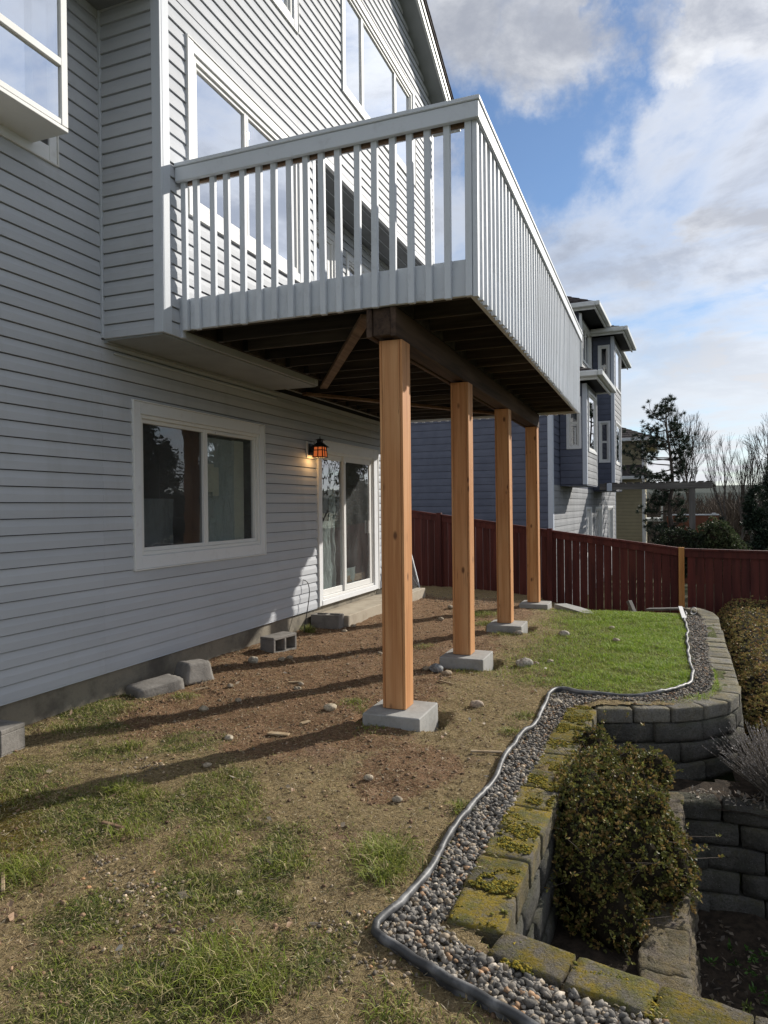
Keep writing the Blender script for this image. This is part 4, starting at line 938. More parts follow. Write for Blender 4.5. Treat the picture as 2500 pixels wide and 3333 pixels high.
def gravel():
    q = sample_poly(GRAVEL, 22000); nearm = q[:, 1] < 4.6; rsel = rng.random(len(q))
    Vs, Fs, Cs = [], [], []; nb = 0
    for sel, sub, r0, r1 in ((nearm & (rsel < 0.45), 2, 0.005, 0.0135), (nearm & (rsel >= 0.45), 1, 0.006, 0.015), (~nearm, 1, 0.006, 0.011)):
        p = q[sel]; n = len(p); keep = rng.random(n) < (1.0 if r1 > 0.014 else 0.8); p = p[keep]; n = len(p)
        R = rng.uniform(r0, r1, n)*rng.choice([1, 1, 1.25], n)
        edge_lo = rng.uniform(-0.004, 0.022, n)
        z = hl(p[:, 0], p[:, 1])+edge_lo
        V, F, C = stones(np.column_stack([p, z]), R, sub, stone_cols(n), 0.72, 0.10 if sub == 2 else 0.17); Vs.append(V); Fs.append(F+nb); Cs.append(C); nb += len(V)
    # loose stones that spilled into the lawn
    sp = []
    for cx_, cy_, n, s in ((-1.12, 2.45, 60, 0.09), (-0.9, 2.22, 60, 0.09), (-2.05, 2.35, 80, 0.09), (-1.85, 2.15, 40, 0.10), (-2.35, 2.5, 26, 0.08), (-3.0, 3.55, 60, 0.10), (-1.6, 2.15, 30, 0.09), (-3.4, 11.9, 700, 0.55), (-2.6, 11.6, 500, 0.5), (-1.35, 2.1, 20, 0.1)):
        sp.append(rng.normal((cx_, cy_), (s, s*0.7), (n, 2)))
    p = np.concatenate(sp+[rng.uniform((-4.1, 2.0), (-1.0, 8.0), (300, 2))]); p = p[inpoly(p[:, 0], p[:, 1], LAWN) & ~inpoly(p[:, 0], p[:, 1], GRAVEL)]
    n = len(p); V, F, C = stones(np.column_stack([p, hl(p[:, 0], p[:, 1])+0.003]), rng.uniform(0.004, 0.011, n), 1, stone_cols(n)*1.15*np.array([[1.12, 1.0, 0.85]])); Vs.append(V); Fs.append(F+nb); Cs.append(C)
    o = add('gravel', np.concatenate(Vs), np.concatenate(Fs), MT['stone'], None, False, np.concatenate(Cs)); tag(o, 'grey gravel between the black edging and the block walls', 'gravel', kind='stuff')
    me = o.data; 
gravel()
def edging():
    P = spline([(x, y, 0) for x, y in EDGE], 0.04); n = len(P); s = np.arange(n)*0.04
    P[:, 0] += 0.008*np.sin(s*5.1)+0.006*np.sin(s*11.7); P[:, 1] += 0.004*np.sin(s*7.3); P[:, 2] = hl(P[:, 0], P[:, 1])*0.6+0.4*(-1.605)+0.030+0.006*np.sin(s*4.3)+0.004*np.sin(s*9.1)
    r = root('garden_edging', (-0.6, 4.5, -1.65), 'black plastic lawn edging with a rounded top snaking past the gravel', 'edging')
    sweep('rounded_top', P, 0.0165, MT['plastic'], r, 10)
    sweep('skirt', P-np.array([0, 0, 0.012]), 0, MT['plastic'], r, prof=np.array([(-0.005, -0.10), (0.005, -0.10), (0.005, 0.0), (-0.005, 0.0)]), smooth=False)
edging()

def moss():
    q = np.concatenate([np.column_stack([rng.uniform(-0.80, -0.45, 26000), rng.uniform(2.52, 5.7, 26000)]), np.column_stack([rng.uniform(-0.57, 0.8, 12000), rng.uniform(2.2, 2.6, 12000)])])
    xa = np.interp(q[:, 1], [a[1] for a in PATH_A], [a[0] for a in PATH_A]); yd = np.interp(q[:, 0], [-0.545, -0.28, 0.0, 0.3, 0.8], [2.535, 2.475, 2.42, 2.385, 2.375])
    ina = (q[:, 0] < xa-0.012) & (q[:, 0] > xa-0.21) & (q[:, 1] > 2.60); ind = (np.abs(q[:, 1]-yd+0.055) < 0.075) & (q[:, 0] > -0.53)
    m = (fbm(q[:, 0]*9+3, q[:, 1]*9+11, 5, 0.65) > 0.535) & (ina | ind); q = q[m]; n = len(q)
    cols = np.array([(0.25, 0.19, 0.03), (0.17, 0.16, 0.04), (0.12, 0.12, 0.035), (0.30, 0.235, 0.04)])[rng.choice(4, n, p=[0.35, 0.3, 0.2, 0.15])]*rng.uniform(0.75, 1.2, (n, 1))
    V, F, C = stones(np.column_stack([q, np.full(n, -1.5915)+rng.uniform(-0.003, 0.002, n)]), rng.uniform(0.003, 0.0085, n), 1, cols, 0.5, 0.2)
    tag(add('moss', V, F, MT['mossclump'], None, False, C), 'yellow-green moss tufts on the tops of the near wall blocks', 'moss', kind='stuff')
moss()
# ------------------------------------------------------------------ patio, loose blocks, stones and scraps
tag(bx('patio', XW-0.019, -3.80, 8.40, 11.70, -1.95, -1.435, MT['patio'], None, 0.008), 'concrete door step below the patio door', 'patio', kind='structure')
def cinder(name, c, ang, mode, label):
    t, L, W, Hh = 0.032, 0.395, 0.195, 0.195
    B = [(-L/2, L/2, -W/2, -W/2+t, 0, Hh), (-L/2, L/2, W/2-t, W/2, 0, Hh)]
    for x in (-L/2, -t/2, L/2-t): B.append((x, x+t, -W/2+t, W/2-t, 0, Hh))
    ca, sa = math.cos(ang), math.sin(ang)
    def f(V):
        if mode == 'side': V = np.stack([V[:, 0], V[:, 2]-Hh/2, V[:, 1]+W/2], 1)
        return np.stack([V[:, 0]*ca-V[:, 1]*sa+c[0], V[:, 0]*sa+V[:, 1]*ca+c[1], V[:, 2]+c[2]], 1)
    return tag(bxs(name, B, MT['cinder'], None, 0.005, f), label, 'cinder block', 'loose cinder blocks along the wall')
cinder('cinder_block', (-3.905, 6.765, -1.598), math.radians(80), 'side', 'cinder block on its side with both holes facing the posts')
cinder('cinder_block', (-4.045, 8.285, -1.600), math.radians(4), 'up', 'cinder block with holes facing up beside the door step')
cinder('cinder_block', (-4.10, 3.33, -1.598), math.radians(3), 'side', 'cinder block cut off by the left edge of the picture')
def stray(c, ang, L, W, Hh, taper, tilt, label):
    P, F = rounded_block(L, W, Hh, 0.018, 8, 0.006, int(c[1]*10))
    P[:, :2] *= (1-taper*P[:, 2:3]/Hh)
    o = add('wall_block', P, F, MT['cinder'], None, True); o.location = c; o.rotation_euler = (tilt[0], tilt[1], ang)
    tag(o, label, 'block', 'spare wall blocks by the foundation')
stray((-4.05, 4.90, -1.60), math.radians(68), 0.44, 0.25, 0.11, 0.05, (0.05, -0.08), 'flat spare wall block lying against the foundation')
stray((-3.97, 5.32, -1.59), math.radians(72), 0.32, 0.24, 0.19, 0.28, (0.0, 0.05), 'tapered spare wall block standing beside the flat one')
ROCKS = [(-2.011, 6.53, 0.066, (0.28, 0.29, 0.29), 'round grey river stone in front of the second footing'),
         (-1.864, 6.36, 0.045, (0.36, 0.28, 0.19), 'blocky tan stone before the round grey stone'),
         (-2.121, 6.53, 0.034, (0.32, 0.26, 0.18), 'small tan stone left of the round grey stone'),
         (-1.245, 7.00, 0.075, (0.34, 0.31, 0.26), 'long flat stone on the lawn right of the second footing'),
         (-1.155, 7.12, 0.033, (0.26, 0.20, 0.15), 'small brown stone touching the long flat stone'),
         (-2.40, 4.95, 0.045, (0.42, 0.35, 0.25), 'pointed pale stone left of the nearest footing'),
         (-1.348, 5.44, 0.048, (0.36, 0.29, 0.22), 'oval tan stone right of the nearest footing'),
         (-0.77, 5.76, 0.042, (0.28, 0.24, 0.18), 'brown stone in the gravel at the bend of the edging'),
         (-3.362, 4.63, 0.036, (0.38, 0.32, 0.23), 'round tan stone below the spare wall blocks'),
         (-3.85, 6.15, 0.052, (0.37, 0.33, 0.26), 'broad pale stone left of the tipped cinder block'),
         (-2.804, 4.15, 0.031, (0.44, 0.38, 0.29), 'pale egg-shaped stone between the two nearest post shadows'),
         (-1.065, 8.73, 0.055, (0.36, 0.32, 0.27), 'flat tan stone on the lawn right of the third footing'),
         (-1.60, 8.64, 0.045, (0.36, 0.33, 0.28), 'flat stone in the grass against the third footing')]
SMALL = [(-3.557, 5.30, 0.028), (-2.967, 5.46, 0.029), (-3.0, 5.58, 0.026), (-3.626, 6.34, 0.034), (-3.605, 6.46, 0.034), (-1.598, 3.80, 0.026), (-1.334, 3.58, 0.027), (-2.62, 3.64, 0.024), (-3.227, 4.92, 0.026), (-2.85, 7.13, 0.028), (-2.83, 9.4, 0.04), (-3.0, 10.5, 0.05), (-3.72, 8.1, 0.03), (-3.74, 8.42, 0.03), (-0.45, 8.5, 0.04), (-0.55, 9.4, 0.035), (-1.03, 7.26, 0.03)]
_rv, _rf = ico(4)
def rock(x, y, r, col, label, group):
    k = rng.uniform(0, 50); P = _rv.copy(); nz = fbm(P[:, 0]*1.3+k+P[:, 2], P[:, 1]*1.3+k-P[:, 2]*0.7, 3)-0.5
    P = P*(1+0.55*nz[:, None])*np.array([1.15, 0.9, 0.68])*r; a = rng.uniform(-0.6, 0.6); P[:, :2] = P[:, :2]@np.array([[math.cos(a), -math.sin(a)], [math.sin(a), math.cos(a)]])
    z = float(hl(x, y)); P[:, 2] += z+r*0.42; P[:, 0] += x; P[:, 1] += y
    c = v3(col)*rng.uniform(0.9, 1.1); o = add('stone', P, _rf, MT['stone'], None, True, np.tile(c, (len(P), 1))); tag(o, label, 'stone', group)
for q in ROCKS: rock(q[0], q[1], q[2], q[3], q[4], 'loose stones on the lawn')
for (x, y, r) in SMALL: rock(x, y, r, (0.36, 0.30, 0.22), 'small tan stone lying on the bare lawn', 'small loose stones on the lawn')
def slab(name, pts, z, th, mat, label, cat, tilt=0.0, group=None):
    P = v3(pts); n = len(P); V = [(x, y, z+tilt*(x-P[:, 0].mean())-th) for x, y in P]+[(x, y, z+tilt*(x-P[:, 0].mean())) for x, y in P]
    F = [tuple(range(n))[::-1], tuple(range(n, 2*n))]+[(i, (i+1) % n, n+(i+1) % n, n+i) for i in range(n)]
    return tag(add(name, V, F, mat), label, cat, group)
slab('concrete_slab', [(-1.52, 11.25), (-1.30, 10.95), (-1.0, 10.55), (-0.86, 10.55), (-0.93, 10.80), (-1.1, 11.1), (-1.35, 11.4)], -1.575, 0.08, MT['footing'], 'broken pale concrete slab beside the farthest footing', 'slab', -0.03)
def stick(x, y, L, w_, ang, label, z=0.012, mat='scrap'):
    zz = float(hl(x, y))+z; d = np.array([math.cos(ang), math.sin(ang), 0])*L/2; c = np.array([x, y, zz])
    tag(beam('wood_scrap', c-d, c+d, w_, 0.012, MT[mat], None), label, 'wood scrap', 'wood scraps on the lawn')
stick(-1.03, 4.40, 0.20, 0.022, 0.25, 'pale wood splinter beside the black edging')
stick(-2.52, 4.35, 0.16, 0.05, 0.1, 'flat wood chip in the nearest post shadow')
stick(-3.08, 5.62, 0.13, 0.025, 0.5, 'thin pale wood chip near the two small stones')
stick(-2.45, 4.62, 0.09, 0.035, 1.2, 'short wood chip left of the nearest footing')
stick(-1.78, 6.05, 0.18, 0.02, -0.5, 'thin stick in front of the second footing')
stick(-2.55, 2.75, 0.14, 0.022, -0.1, 'brown stick among the near grass tufts', 0.02, 'brace')
stick(-2.62, 2.18, 0.16, 0.016, -0.7, 'thin dry stalk in the near left grass', 0.03, 'scrap')
stick(-3.72, 5.08, 0.16, 0.008, 1.2, 'thin stalk by the spare wall blocks', 0.02, 'scrap')
tag(beam('white_board', (0.335, 10.35, -1.565), (0.315, 11.35, -1.545), 0.055, 0.018, MT['vinyl'], None), 'white board lying at the far end of the edging', 'board')
tag(beam('timber_stub', (-0.30, 11.55, -1.80), (-0.42, 11.62, -1.52), 0.09, 0.05, MT['greywood'], None), 'short grey timber stub leaning at the fence foot', 'timber')
tag(beam('timber_plank', (-0.15, 11.75, -1.66), (0.36, 11.55, -1.60), 0.14, 0.03, MT['greywoodx'], None), 'weathered plank lying by the fence post', 'plank')
sw = root('drain_fitting', (0.48, 10.9, -1.6), 'small black drain cap in the gravel by the far wall', 'drain')
V, F = tubes([(0.48, 10.86, -1.535)], [(0.48, 10.95, -1.535)], [0.05], [0.05], 16); add('pipe', V, F, MT['black'], sw, True)
V, F = tubes([(0.48, 10.85, -1.535)], [(0.48, 10.858, -1.535)], [0.038], [0.030], 16); add('rim', V, F, MT['vinyl'], sw, True)
# window screen leaning on the wall beyond the door
scr = root('window_screen', (-3.95, 11.4, -1.6), 'white-framed window screen leaning against the wall past the door', 'window screen')
def lp(y, t): return np.array([-3.915-0.27*t, y, -1.575+1.05*t])
for a, b in ((lp(11.0, 0), lp(11.82, 0)), (lp(11.0, 1), lp(11.82, 1)), (lp(11.0, 0), lp(11.0, 1)), (lp(11.82, 0), lp(11.82, 1))):
    beam('frame', a, b, 0.035, 0.02, MT['trim'], scr, upv=(1, 0, 0.26))
add('mesh', [lp(11.0, 0), lp(11.82, 0), lp(11.82, 1), lp(11.0, 1)], [(0, 1, 2, 3)], MT['screen'], scr)
cb = spline([(-4.245, 7.98, -0.93), (-4.20, 8.02, -0.96), (-4.17, 8.02, -1.08), (-4.16, 7.95, -1.28), (-4.14, 7.83, -1.48), (-4.12, 7.76, -1.58)], 0.03)
tag(sweep('cable', cb, 0.006, MT['black'], None, 6), 'thin black cable hanging from the siding to the ground', 'cable')
# lantern
lan = root('wall_lantern', (-4.12, 8.2, 0.64), 'lit black lantern with amber panes beside the patio door', 'lantern')
bx('mounting_block', XW+0.016, XW+0.035, 8.10, 8.28, 0.64, 0.86, MT['vinyl'], lan)
bx('back_plate', XW+0.036, XW+0.055, 8.135, 8.245, 0.68, 0.83, MT['black'], lan)
beam('arm', (XW+0.056, 8.19, 0.745), (-4.13, 8.20, 0.76), 0.05, 0.06, MT['black'], lan)
LX, LY = -4.085, 8.20
def frustum(name, z0, z1, w0, w1, mat, parent, ly=LY):
    V = [(LX+a*w0, ly+b*w0, z0) for a, b in ((-1, -1), (1, -1), (1, 1), (-1, 1))]+[(LX+a*w1, ly+b*w1, z1) for a, b in ((-1, -1), (1, -1), (1, 1), (-1, 1))]
    return add(name, V, [(3, 2, 1, 0), (4, 5, 6, 7), (0, 1, 5, 4), (1, 2, 6, 5), (2, 3, 7, 6), (3, 0, 4, 7)], mat, parent)
frustum('roof', 0.782, 0.842, 0.092, 0.030, MT['black'], lan); frustum('neck', 0.843, 0.872, 0.030, 0.030, MT['black'], lan); frustum('top_cap', 0.873, 0.892, 0.055, 0.018, MT['black'], lan)
V, F = tubes([(LX, LY, 0.893), (LX, LY, 0.905)], [(LX, LY, 0.905), (LX, LY+0.004, 0.925)], [0.006, 0.006], [0.006, 0.004], 8); add('ring', V, F, MT['black'], lan, True)
for sx, sy in ((1, 0), (-1, 0), (0, 1), (0, -1)):
    t_, b_ = 0.058, 0.068
    if sx: V = [(LX+sx*b_, LY-b_, 0.655), (LX+sx*b_, LY+b_, 0.655), (LX+sx*t_, LY+t_, 0.781), (LX+sx*t_, LY-t_, 0.781)]
    else: V = [(LX-b_, LY+sy*b_, 0.655), (LX+b_, LY+sy*b_, 0.655), (LX+t_, LY+sy*t_, 0.781), (LX-t_, LY+sy*t_, 0.781)]
    add('pane', V, [(0, 1, 2, 3)], MT['amber'], lan)
    for f_ in (-1, 0, 1):
        if sx: a, b = (LX+sx*0.070, LY+f_*0.070, 0.650), (LX+sx*0.060, LY+f_*0.060, 0.785)
        else: a, b = (LX+f_*0.070, LY+sy*0.070, 0.650), (LX+f_*0.060, LY+sy*0.060, 0.785)
        beam('bar', a, b, 0.012, 0.012, MT['black'], lan, 0.001, (1, 1, 0))
    for zz, ww in ((0.652, 0.071), (0.742, 0.064)):
        if sx: a, b = (LX+sx*ww, LY-ww, zz), (LX+sx*ww, LY+ww, zz)
        else: a, b = (LX-ww, LY+sy*ww, zz), (LX+ww, LY+sy*ww, zz)
        beam('bar', a, b, 0.009, 0.012, MT['black'], lan, 0.001)
V, F = tubes([(LX, LY, 0.672)], [(LX, LY, 0.70)], [0.022], [0.026], 10); add('bulb', V, F, MT['bulb'], lan, True)
ld = bpy.data.lights.new('lamp_light', 'POINT'); ld.energy = 0.8; ld.color = (1.0, 0.55, 0.2); ld.shadow_soft_size = 0.03
lo_ = bpy.data.objects.new('lamp_light', ld); COL.objects.link(lo_); lo_.parent = lan; lo_.location = v3((LX-0.03, LY-0.02, 0.632))-ORG[lan]
# ------------------------------------------------------------------ neighbouring houses
AN = 0.0515
nb = root('blue_house', (-2.39, 17.5, -2.9), 'slate blue neighbour house with white-trimmed bays beyond the red fence', 'house', rotz=-AN, local=True)
nb.location = (-2.39, 17.5, 0.0)
nr = frame_xf((0, 0, 0), (0, 1), (1, 0)); ns = frame_xf((0, 0, 0), (1, 0), (0, -1))
HB = 0.181
BW = [(5.5, 6.75, -1.7, -0.08), (7.7, 9.45, -1.7, -0.08), (11.2, 13.0, -1.9, -0.08)]
UW = (5.0, 6.9, 4.45, 5.70)
siding(nb, nr, 0.13, 14.0, -2.9, 0.50, HB, BW, MT['bluegrey'], d=0.016, gap=0.006)
siding(nb, nr, 0.13, 14.0, 0.50, 3.30, HB, [], MT['blue'], d=0.016, gap=0.006)
siding(nb, nr, 4.45, 14.0, 3.30, 5.80, HB, [UW], MT['bluegrey'], d=0.016, gap=0.006)
siding(nb, ns, -9.0, -0.10, -2.9, 3.45, HB, [], MT['blue'], d=0.016, gap=0.006)
backing(nb, nr, 0.0, 14.1, -2.9, 3.45, BW, MT['wrap']); backing(nb, nr, 4.4, 14.1, 3.45, 5.9, [UW], MT['wrap']); backing(nb, ns, -9.0, 0.0, -2.9, 3.5, [], MT['wrap'])
bx('upper_side_wall', -9.0, -0.02, 4.40, 4.43, 3.3, 5.9, MT['blue'], nb); bx('far_end_wall', -9.0, -0.02, 14.06, 14.1, -2.9, 5.9, MT['blue'], nb)
bxs('corner_board', [(-0.10, 0.022, -0.022, 0.0, -2.9, 3.30), (0.001, 0.022, 0.001, 0.125, -2.9, 3.30)], MT['bluetrim'], nb)
bx('corner_board', 0.001, 0.024, 14.0, 14.1, -2.9, 5.8, MT['bluetrim'], nb); bx('corner_board', 0.001, 0.022, 4.40, 4.50, 3.75, 5.8, MT['bluetrim'], nb)
bx('downspout', 0.03, 0.10, 4.30, 4.39, 3.7, 5.75, MT['gutter'], nb)
for o in BW: window(nb, nr, *o, (0.07, 0.07, 0.07), [(0, 0.5, 0, 1, 'darkglass'), (0.5, 1, 0, 1, 'darkglass')], 'g', lip=False, proud=0.035, rdepth=0.8)
window(nb, nr, *UW, (0.07, 0.07, 0.07), [(0, 0.5, 0, 1, 'darkglass'), (0.5, 1, 0, 1, 'darkglass')], 'g', lip=False, proud=0.035, rdepth=0.8)
def bay(u0, u1, v, z0, z1, front_open, side_open):
    b = bx('bay', 0.02, v-0.02, u0+0.02, u1-0.02, z0, z1, MT['wrap'], nb)
    f = frame_xf((v, 0, 0), (0, 1), (1, 0)); s = frame_xf((0, u0, 0), (1, 0), (0, -1))
    siding(b, f, u0+0.09, u1-0.06, z0, z1, HB, [x[:4] for x in front_open], MT['bluegrey'], d=0.014, gap=0.006)
    siding(b, s, 0.03, v-0.09, z0, z1, HB, [x[:4] for x in side_open], MT['blue'], d=0.014, gap=0.006)
    bxs('corner_board', [(v-0.09, v+0.022, u0-0.020, u0, z0-0.01, z1), (v+0.001, v+0.022, u0+0.001, u0+0.085, z0-0.01, z1)], MT['bluetrim'], b)
    bx('corner_board', v+0.001, v+0.022, u1-0.055, u1, z0-0.01, z1, MT['trim'], b)
    bx('bay_floor', 0.02, v+0.01, u0-0.01, u1+0.01, z0-0.04, z0-0.012, MT['blue'], b)
    for o in front_open:
        window(b, f, *o[:4], (0.07, 0.07, 0.07), [(0, 1, 0, 1, 'glassup')], 'g', lip=False, proud=0.035, rdepth=0.05, room=False, inset=0.012)
    for o in side_open:
        window(b, s, *o[:4], (0.06, 0.06, 0.06), [(0, 1, 0, 0.5, 'darkglass'), (0, 1, 0.5, 1, 'darkglass')], 'g', lip=False, proud=0.03, rdepth=0.05, room=False, inset=0.012, fw_=0.02)
bay(0.97, 2.95, 0.68, 0.52, 3.08, [(1.25, 2.85, 1.36, 2.95)], [(0.19, 0.565, 1.42, 2.75)])
bay(7.2, 9.5, 0.70, 0.48, 5.62, [(7.5, 9.35, 1.35, 2.85), (7.5, 9.35, 3.95, 5.4)], [(0.20, 0.58, 1.40, 2.80), (0.20, 0.58, 3.95, 5.35)])
def hip(name, x0, x1, y0, y1, z, rise, inset, parent, oh=0.0, deepx=True):
    """hip roof piece: low eave rectangle rising towards the wall (x0)"""
    V = [(x0, y0, z), (x1, y0, z), (x1, y1, z), (x0, y1, z), (x0, y0+inset, z+rise), (x0, y1-inset, z+rise)]
    r = add(name, V, [(0, 1, 2, 3), (1, 5, 4)[::1] and (1, 2, 5, 4), (0, 1, 4), (2, 3, 5), (0, 4, 5, 3)], MT['shingle'], parent)
    g = 0.11
    bx('gutter', x1-0.01, x1+g, y0-g, y1+g, z-0.13, z+0.015, MT['gutter'], r, 0.02); bx('gutter', x0, x1-0.012, y0-g, y0+0.01, z-0.13, z+0.015, MT['gutter'], r, 0.02)
    bx('gutter', x0, x1-0.012, y1-0.01, y1+g, z-0.13, z+0.015, MT['gutter'], r, 0.02)
    bx('fascia', x1-0.06, x1-0.012, y0+0.012, y1-0.012, z-0.20, z-0.002, MT['gutter'], r); bx('fascia', x0, x1-0.062, y0+0.012, y0+0.05, z-0.20, z-0.002, MT['gutter'], r)
    bx('soffit', x0, x1-0.064, y0+0.052, y1-0.052, z-0.10, z-0.06, MT['wrap'], r)
    n = max(2, int(math.hypot(rise, inset)/0.16))
    for k in range(n):
        t0, t1 = k/n, (k+1)/n; e = 0.02
        p = lambda t, s: (x1+(x0-x1)*t, (y0+inset*t) if s < 0 else (y1-inset*t), z+rise*t)
        a, b, c, d = p(t0, -1), p(t0, 1), p(t1, 1), p(t1, -1)
        V = [(a[0], a[1], a[2]+e), (b[0], b[1], b[2]+e), (c[0], c[1], c[2]+0.004), (d[0], d[1], d[2]+0.004)]; add('shingle_course', V, [(0, 1, 2, 3)], MT['shingle'], r)
        V = [(x0, a[1], a[2]+e), (a[0], a[1], a[2]+e), (d[0], d[1], d[2]+0.004), (x0, d[1], d[2]+0.004)]; add('shingle_course', V, [(0, 1, 2, 3)], MT['shingle'], r)
    return r
hip('bay_roof', 0.03, 1.05, 0.50, 3.40, 3.28, 0.42, 0.8, nb)
hip('bay_roof', 0.03, 1.10, 6.72, 9.95, 5.78, 0.42, 0.9, nb)
hip('main_roof', -9.2, 0.55, 4.10, 14.5, 5.98, 4.2, 4.6, nb)
hip('lower_roof', -9.2, -0.02, -0.45, 4.38, 3.42, 1.6, 2.4, nb)
# pergola frame between the neighbour's house and the trees
pg = root('pergola', (1.03, 24.0, -3.0), 'grey weathered pergola beam on a post behind the fence', 'pergola')
beam('beam', (-1.75, 24.0, 0.575), (1.60, 24.0, 0.565), 0.09, 0.20, MT['greywoodx'], pg)
beam('beam', (-1.75, 24.22, 0.575), (1.50, 24.22, 0.565), 0.06, 0.20, MT['greywoodx'], pg)
beam('post', (1.035, 24.06, -3.1), (1.035, 24.06, 0.46), 0.18, 0.18, MT['greywood'], pg, upv=(0, 1, 0))
for k in range(14):
    x = -1.6+k*0.235; bx('slat', x, x+0.17, 23.93, 25.4, 0.680+jit(0.006), 0.702, MT['greywood'], pg)
bx('float', -1.52, -1.36, 23.88, 23.95, 0.42, 0.68, MT['bluetrim'], pg, 0.03)
# tan house farther off
th = root('tan_house', (-3.5, 42.0, -4.0), 'tan two-storey house with brown shingle roof behind the pine', 'house')
tf_ = frame_xf((0, 38.0, 0), (1, 0), (0, -1)); tr_ = frame_xf((-0.60, 0, 0), (0, 1), (1, 0))
TW = [(39.2, 40.2, 1.95, 3.05), (41.0, 43.5, 2.1, 3.0), (39.2, 41.2, -0.3, 0.6), (39.0, 40.2, -2.2, -1.1), (41.0, 42.2, -2.2, -1.3)]
siding(th, tf_, -8, -0.70, -4.0, 3.25, 0.18, [], MT['tan'], joined=True, d=0.018, gap=0.006); siding(th, tr_, 38.1, 47, -4.0, 3.25, 0.18, TW, MT['tan'], joined=True, d=0.018, gap=0.006)
backing(th, tf_, -8, -0.6, -4.0, 3.4, [], MT['wrap']); backing(th, tr_, 38.0, 47, -4.0, 3.4, TW, MT['wrap'])
bxs('corner_board', [(-0.70, -0.58, 37.975, 37.998, -4.0, 3.25), (-0.598, -0.575, 38.0, 38.1, -4.0, 3.25)], MT['gutter'], th)
for o in TW: window(th, tr_, *o, (0.09, 0.09, 0.09), [(0, 0.5, 0, 1, 'darkglass'), (0.5, 1, 0, 1, 'darkglass')], 'g', lip=False, proud=0.04, rdepth=0.8)
V = [(-8.6, 37.5, 3.32), (-0.05, 37.5, 3.32), (-0.05, 47.5, 3.32), (-8.6, 47.5, 3.32), (-4.6, 42, 5.35), (-4.6, 43, 5.35)]
tr = add('roof', V, [(0, 1, 2, 3), (0, 1, 4), (1, 2, 5, 4), (2, 3, 5), (3, 0, 4, 5)], MT['shingle'], th)
for k in range(16):
    t0, t1 = k/16, (k+1)/16; L = lambda t, p, q: tuple(np.array(p)+(np.array(q)-np.array(p))*t)
    for (p, q, r_, s_) in ((V[0], V[1], V[4], V[4]), (V[1], V[2], V[4], V[5])):
        a, b, c, d = L(t0, p, r_), L(t0, q, s_), L(t1, q, s_), L(t1, p, r_)
        add('shingle_course', [(a[0], a[1], a[2]+0.035), (b[0], b[1], b[2]+0.035), (c[0], c[1], c[2]+0.008), (d[0], d[1], d[2]+0.008)], [(0, 1, 2, 3)], MT['shingle'], tr)
bx('gutter', -8.6, -0.04, 37.38, 37.5, 3.18, 3.34, MT['gutter'], tr, 0.02); bx('gutter', -0.05, 0.07, 37.4, 47.5, 3.18, 3.34, MT['gutter'], tr, 0.02); bx('soffit', -8.5, -0.06, 37.51, 47.4, 3.22, 3.26, MT['tan'], tr)
V = [(-8.6, 37.2, 1.38), (-0.35, 37.2, 1.38), (-0.75, 37.98, 2.0), (-8.6, 37.98, 2.0)]
pr = add('porch_roof', V+[(x, y, z-0.06) for x, y, z in V], [(0, 1, 2, 3), (7, 6, 5, 4), (0, 4, 5, 1), (1, 5, 6, 2), (2, 6, 7, 3), (3, 7, 4, 0)], MT['shingle'], th)
bx('gutter', -8.6, -0.3, 37.08, 37.2, 1.24, 1.40, MT['gutter'], pr, 0.02)
for k in range(6):
    t0, t1 = k/6, (k+1)/6; add('shingle_course', [(-8.6, 37.2+0.78*t0, 1.38+0.62*t0+0.035), (-0.35-0.4*t0, 37.2+0.78*t0, 1.38+0.62*t0+0.035), (-0.35-0.4*t1, 37.2+0.78*t1, 1.38+0.62*t1+0.008), (-8.6, 37.2+0.78*t1, 1.38+0.62*t1+0.008)], [(0, 1, 2, 3)], MT['shingle'], pr)
bx('balcony', -0.58, 0.30, 40.5, 44.0, -0.95, -0.8, MT['gutter'], th); bxs('balcony_rail', [(0.22, 0.30, 40.5, 40.6, -0.8, 0.15), (0.22, 0.30, 43.9, 44.0, -0.8, 0.15), (0.22, 0.30, 40.6, 43.9, 0.05, 0.15)], MT['gutter'], th)
rw = root('garden_wall', (1.5, 33.0, -3.5), 'rust red garden wall with white coping behind the shrubs', 'wall')
bx('panel', 0.4, 2.45, 33.0, 33.12, -3.6, -0.52, simple('rust_red_boards', (0.20, 0.075, 0.04), (0.15, 0.055, 0.03), 5), rw); bx('coping', 0.38, 2.47, 32.96, 33.16, -0.518, -0.465, MT['trim'], rw); bx('cap_block', 2.20, 2.36, 32.95, 33.17, -0.464, -0.42, MT['trim'], rw)

# ------------------------------------------------------------------ trees, shrubs
def leaves(P, N, L, Wd, cols, fold=0.25):
    """rhombic leaves: base point P, pointing direction N"""
    n = len(P); N = N/np.linalg.norm(N, axis=1, keepdims=True); a = rng.normal(size=(n, 3)); s = np.cross(N, a); s /= np.linalg.norm(s, axis=1, keepdims=True); u = np.cross(s, N)
    L, Wd = np.asarray(L).reshape(-1, 1), np.asarray(Wd).reshape(-1, 1)
    m = P+N*L*0.55
    V = np.stack([P, m+s*Wd+u*Wd*fold, P+N*L, m-s*Wd+u*Wd*fold], 1).reshape(-1, 3)
    b = (np.arange(n)*4)[:, None]; F = np.concatenate([b+np.array([[0, 1, 2]]), b+np.array([[0, 2, 3]])], 0)
    return V, F, np.repeat(cols, 4, 0)
def rdir(n, up=0.0):
    d = rng.normal(size=(n, 3)); d /= np.linalg.norm(d, axis=1, keepdims=True); d[:, 2] += up; return d
def pal(n, cols, p, var=0.25):
    c = np.array(cols)[rng.choice(len(cols), n, p=p)]; return c*rng.uniform(1-var, 1+var, (n, 1))
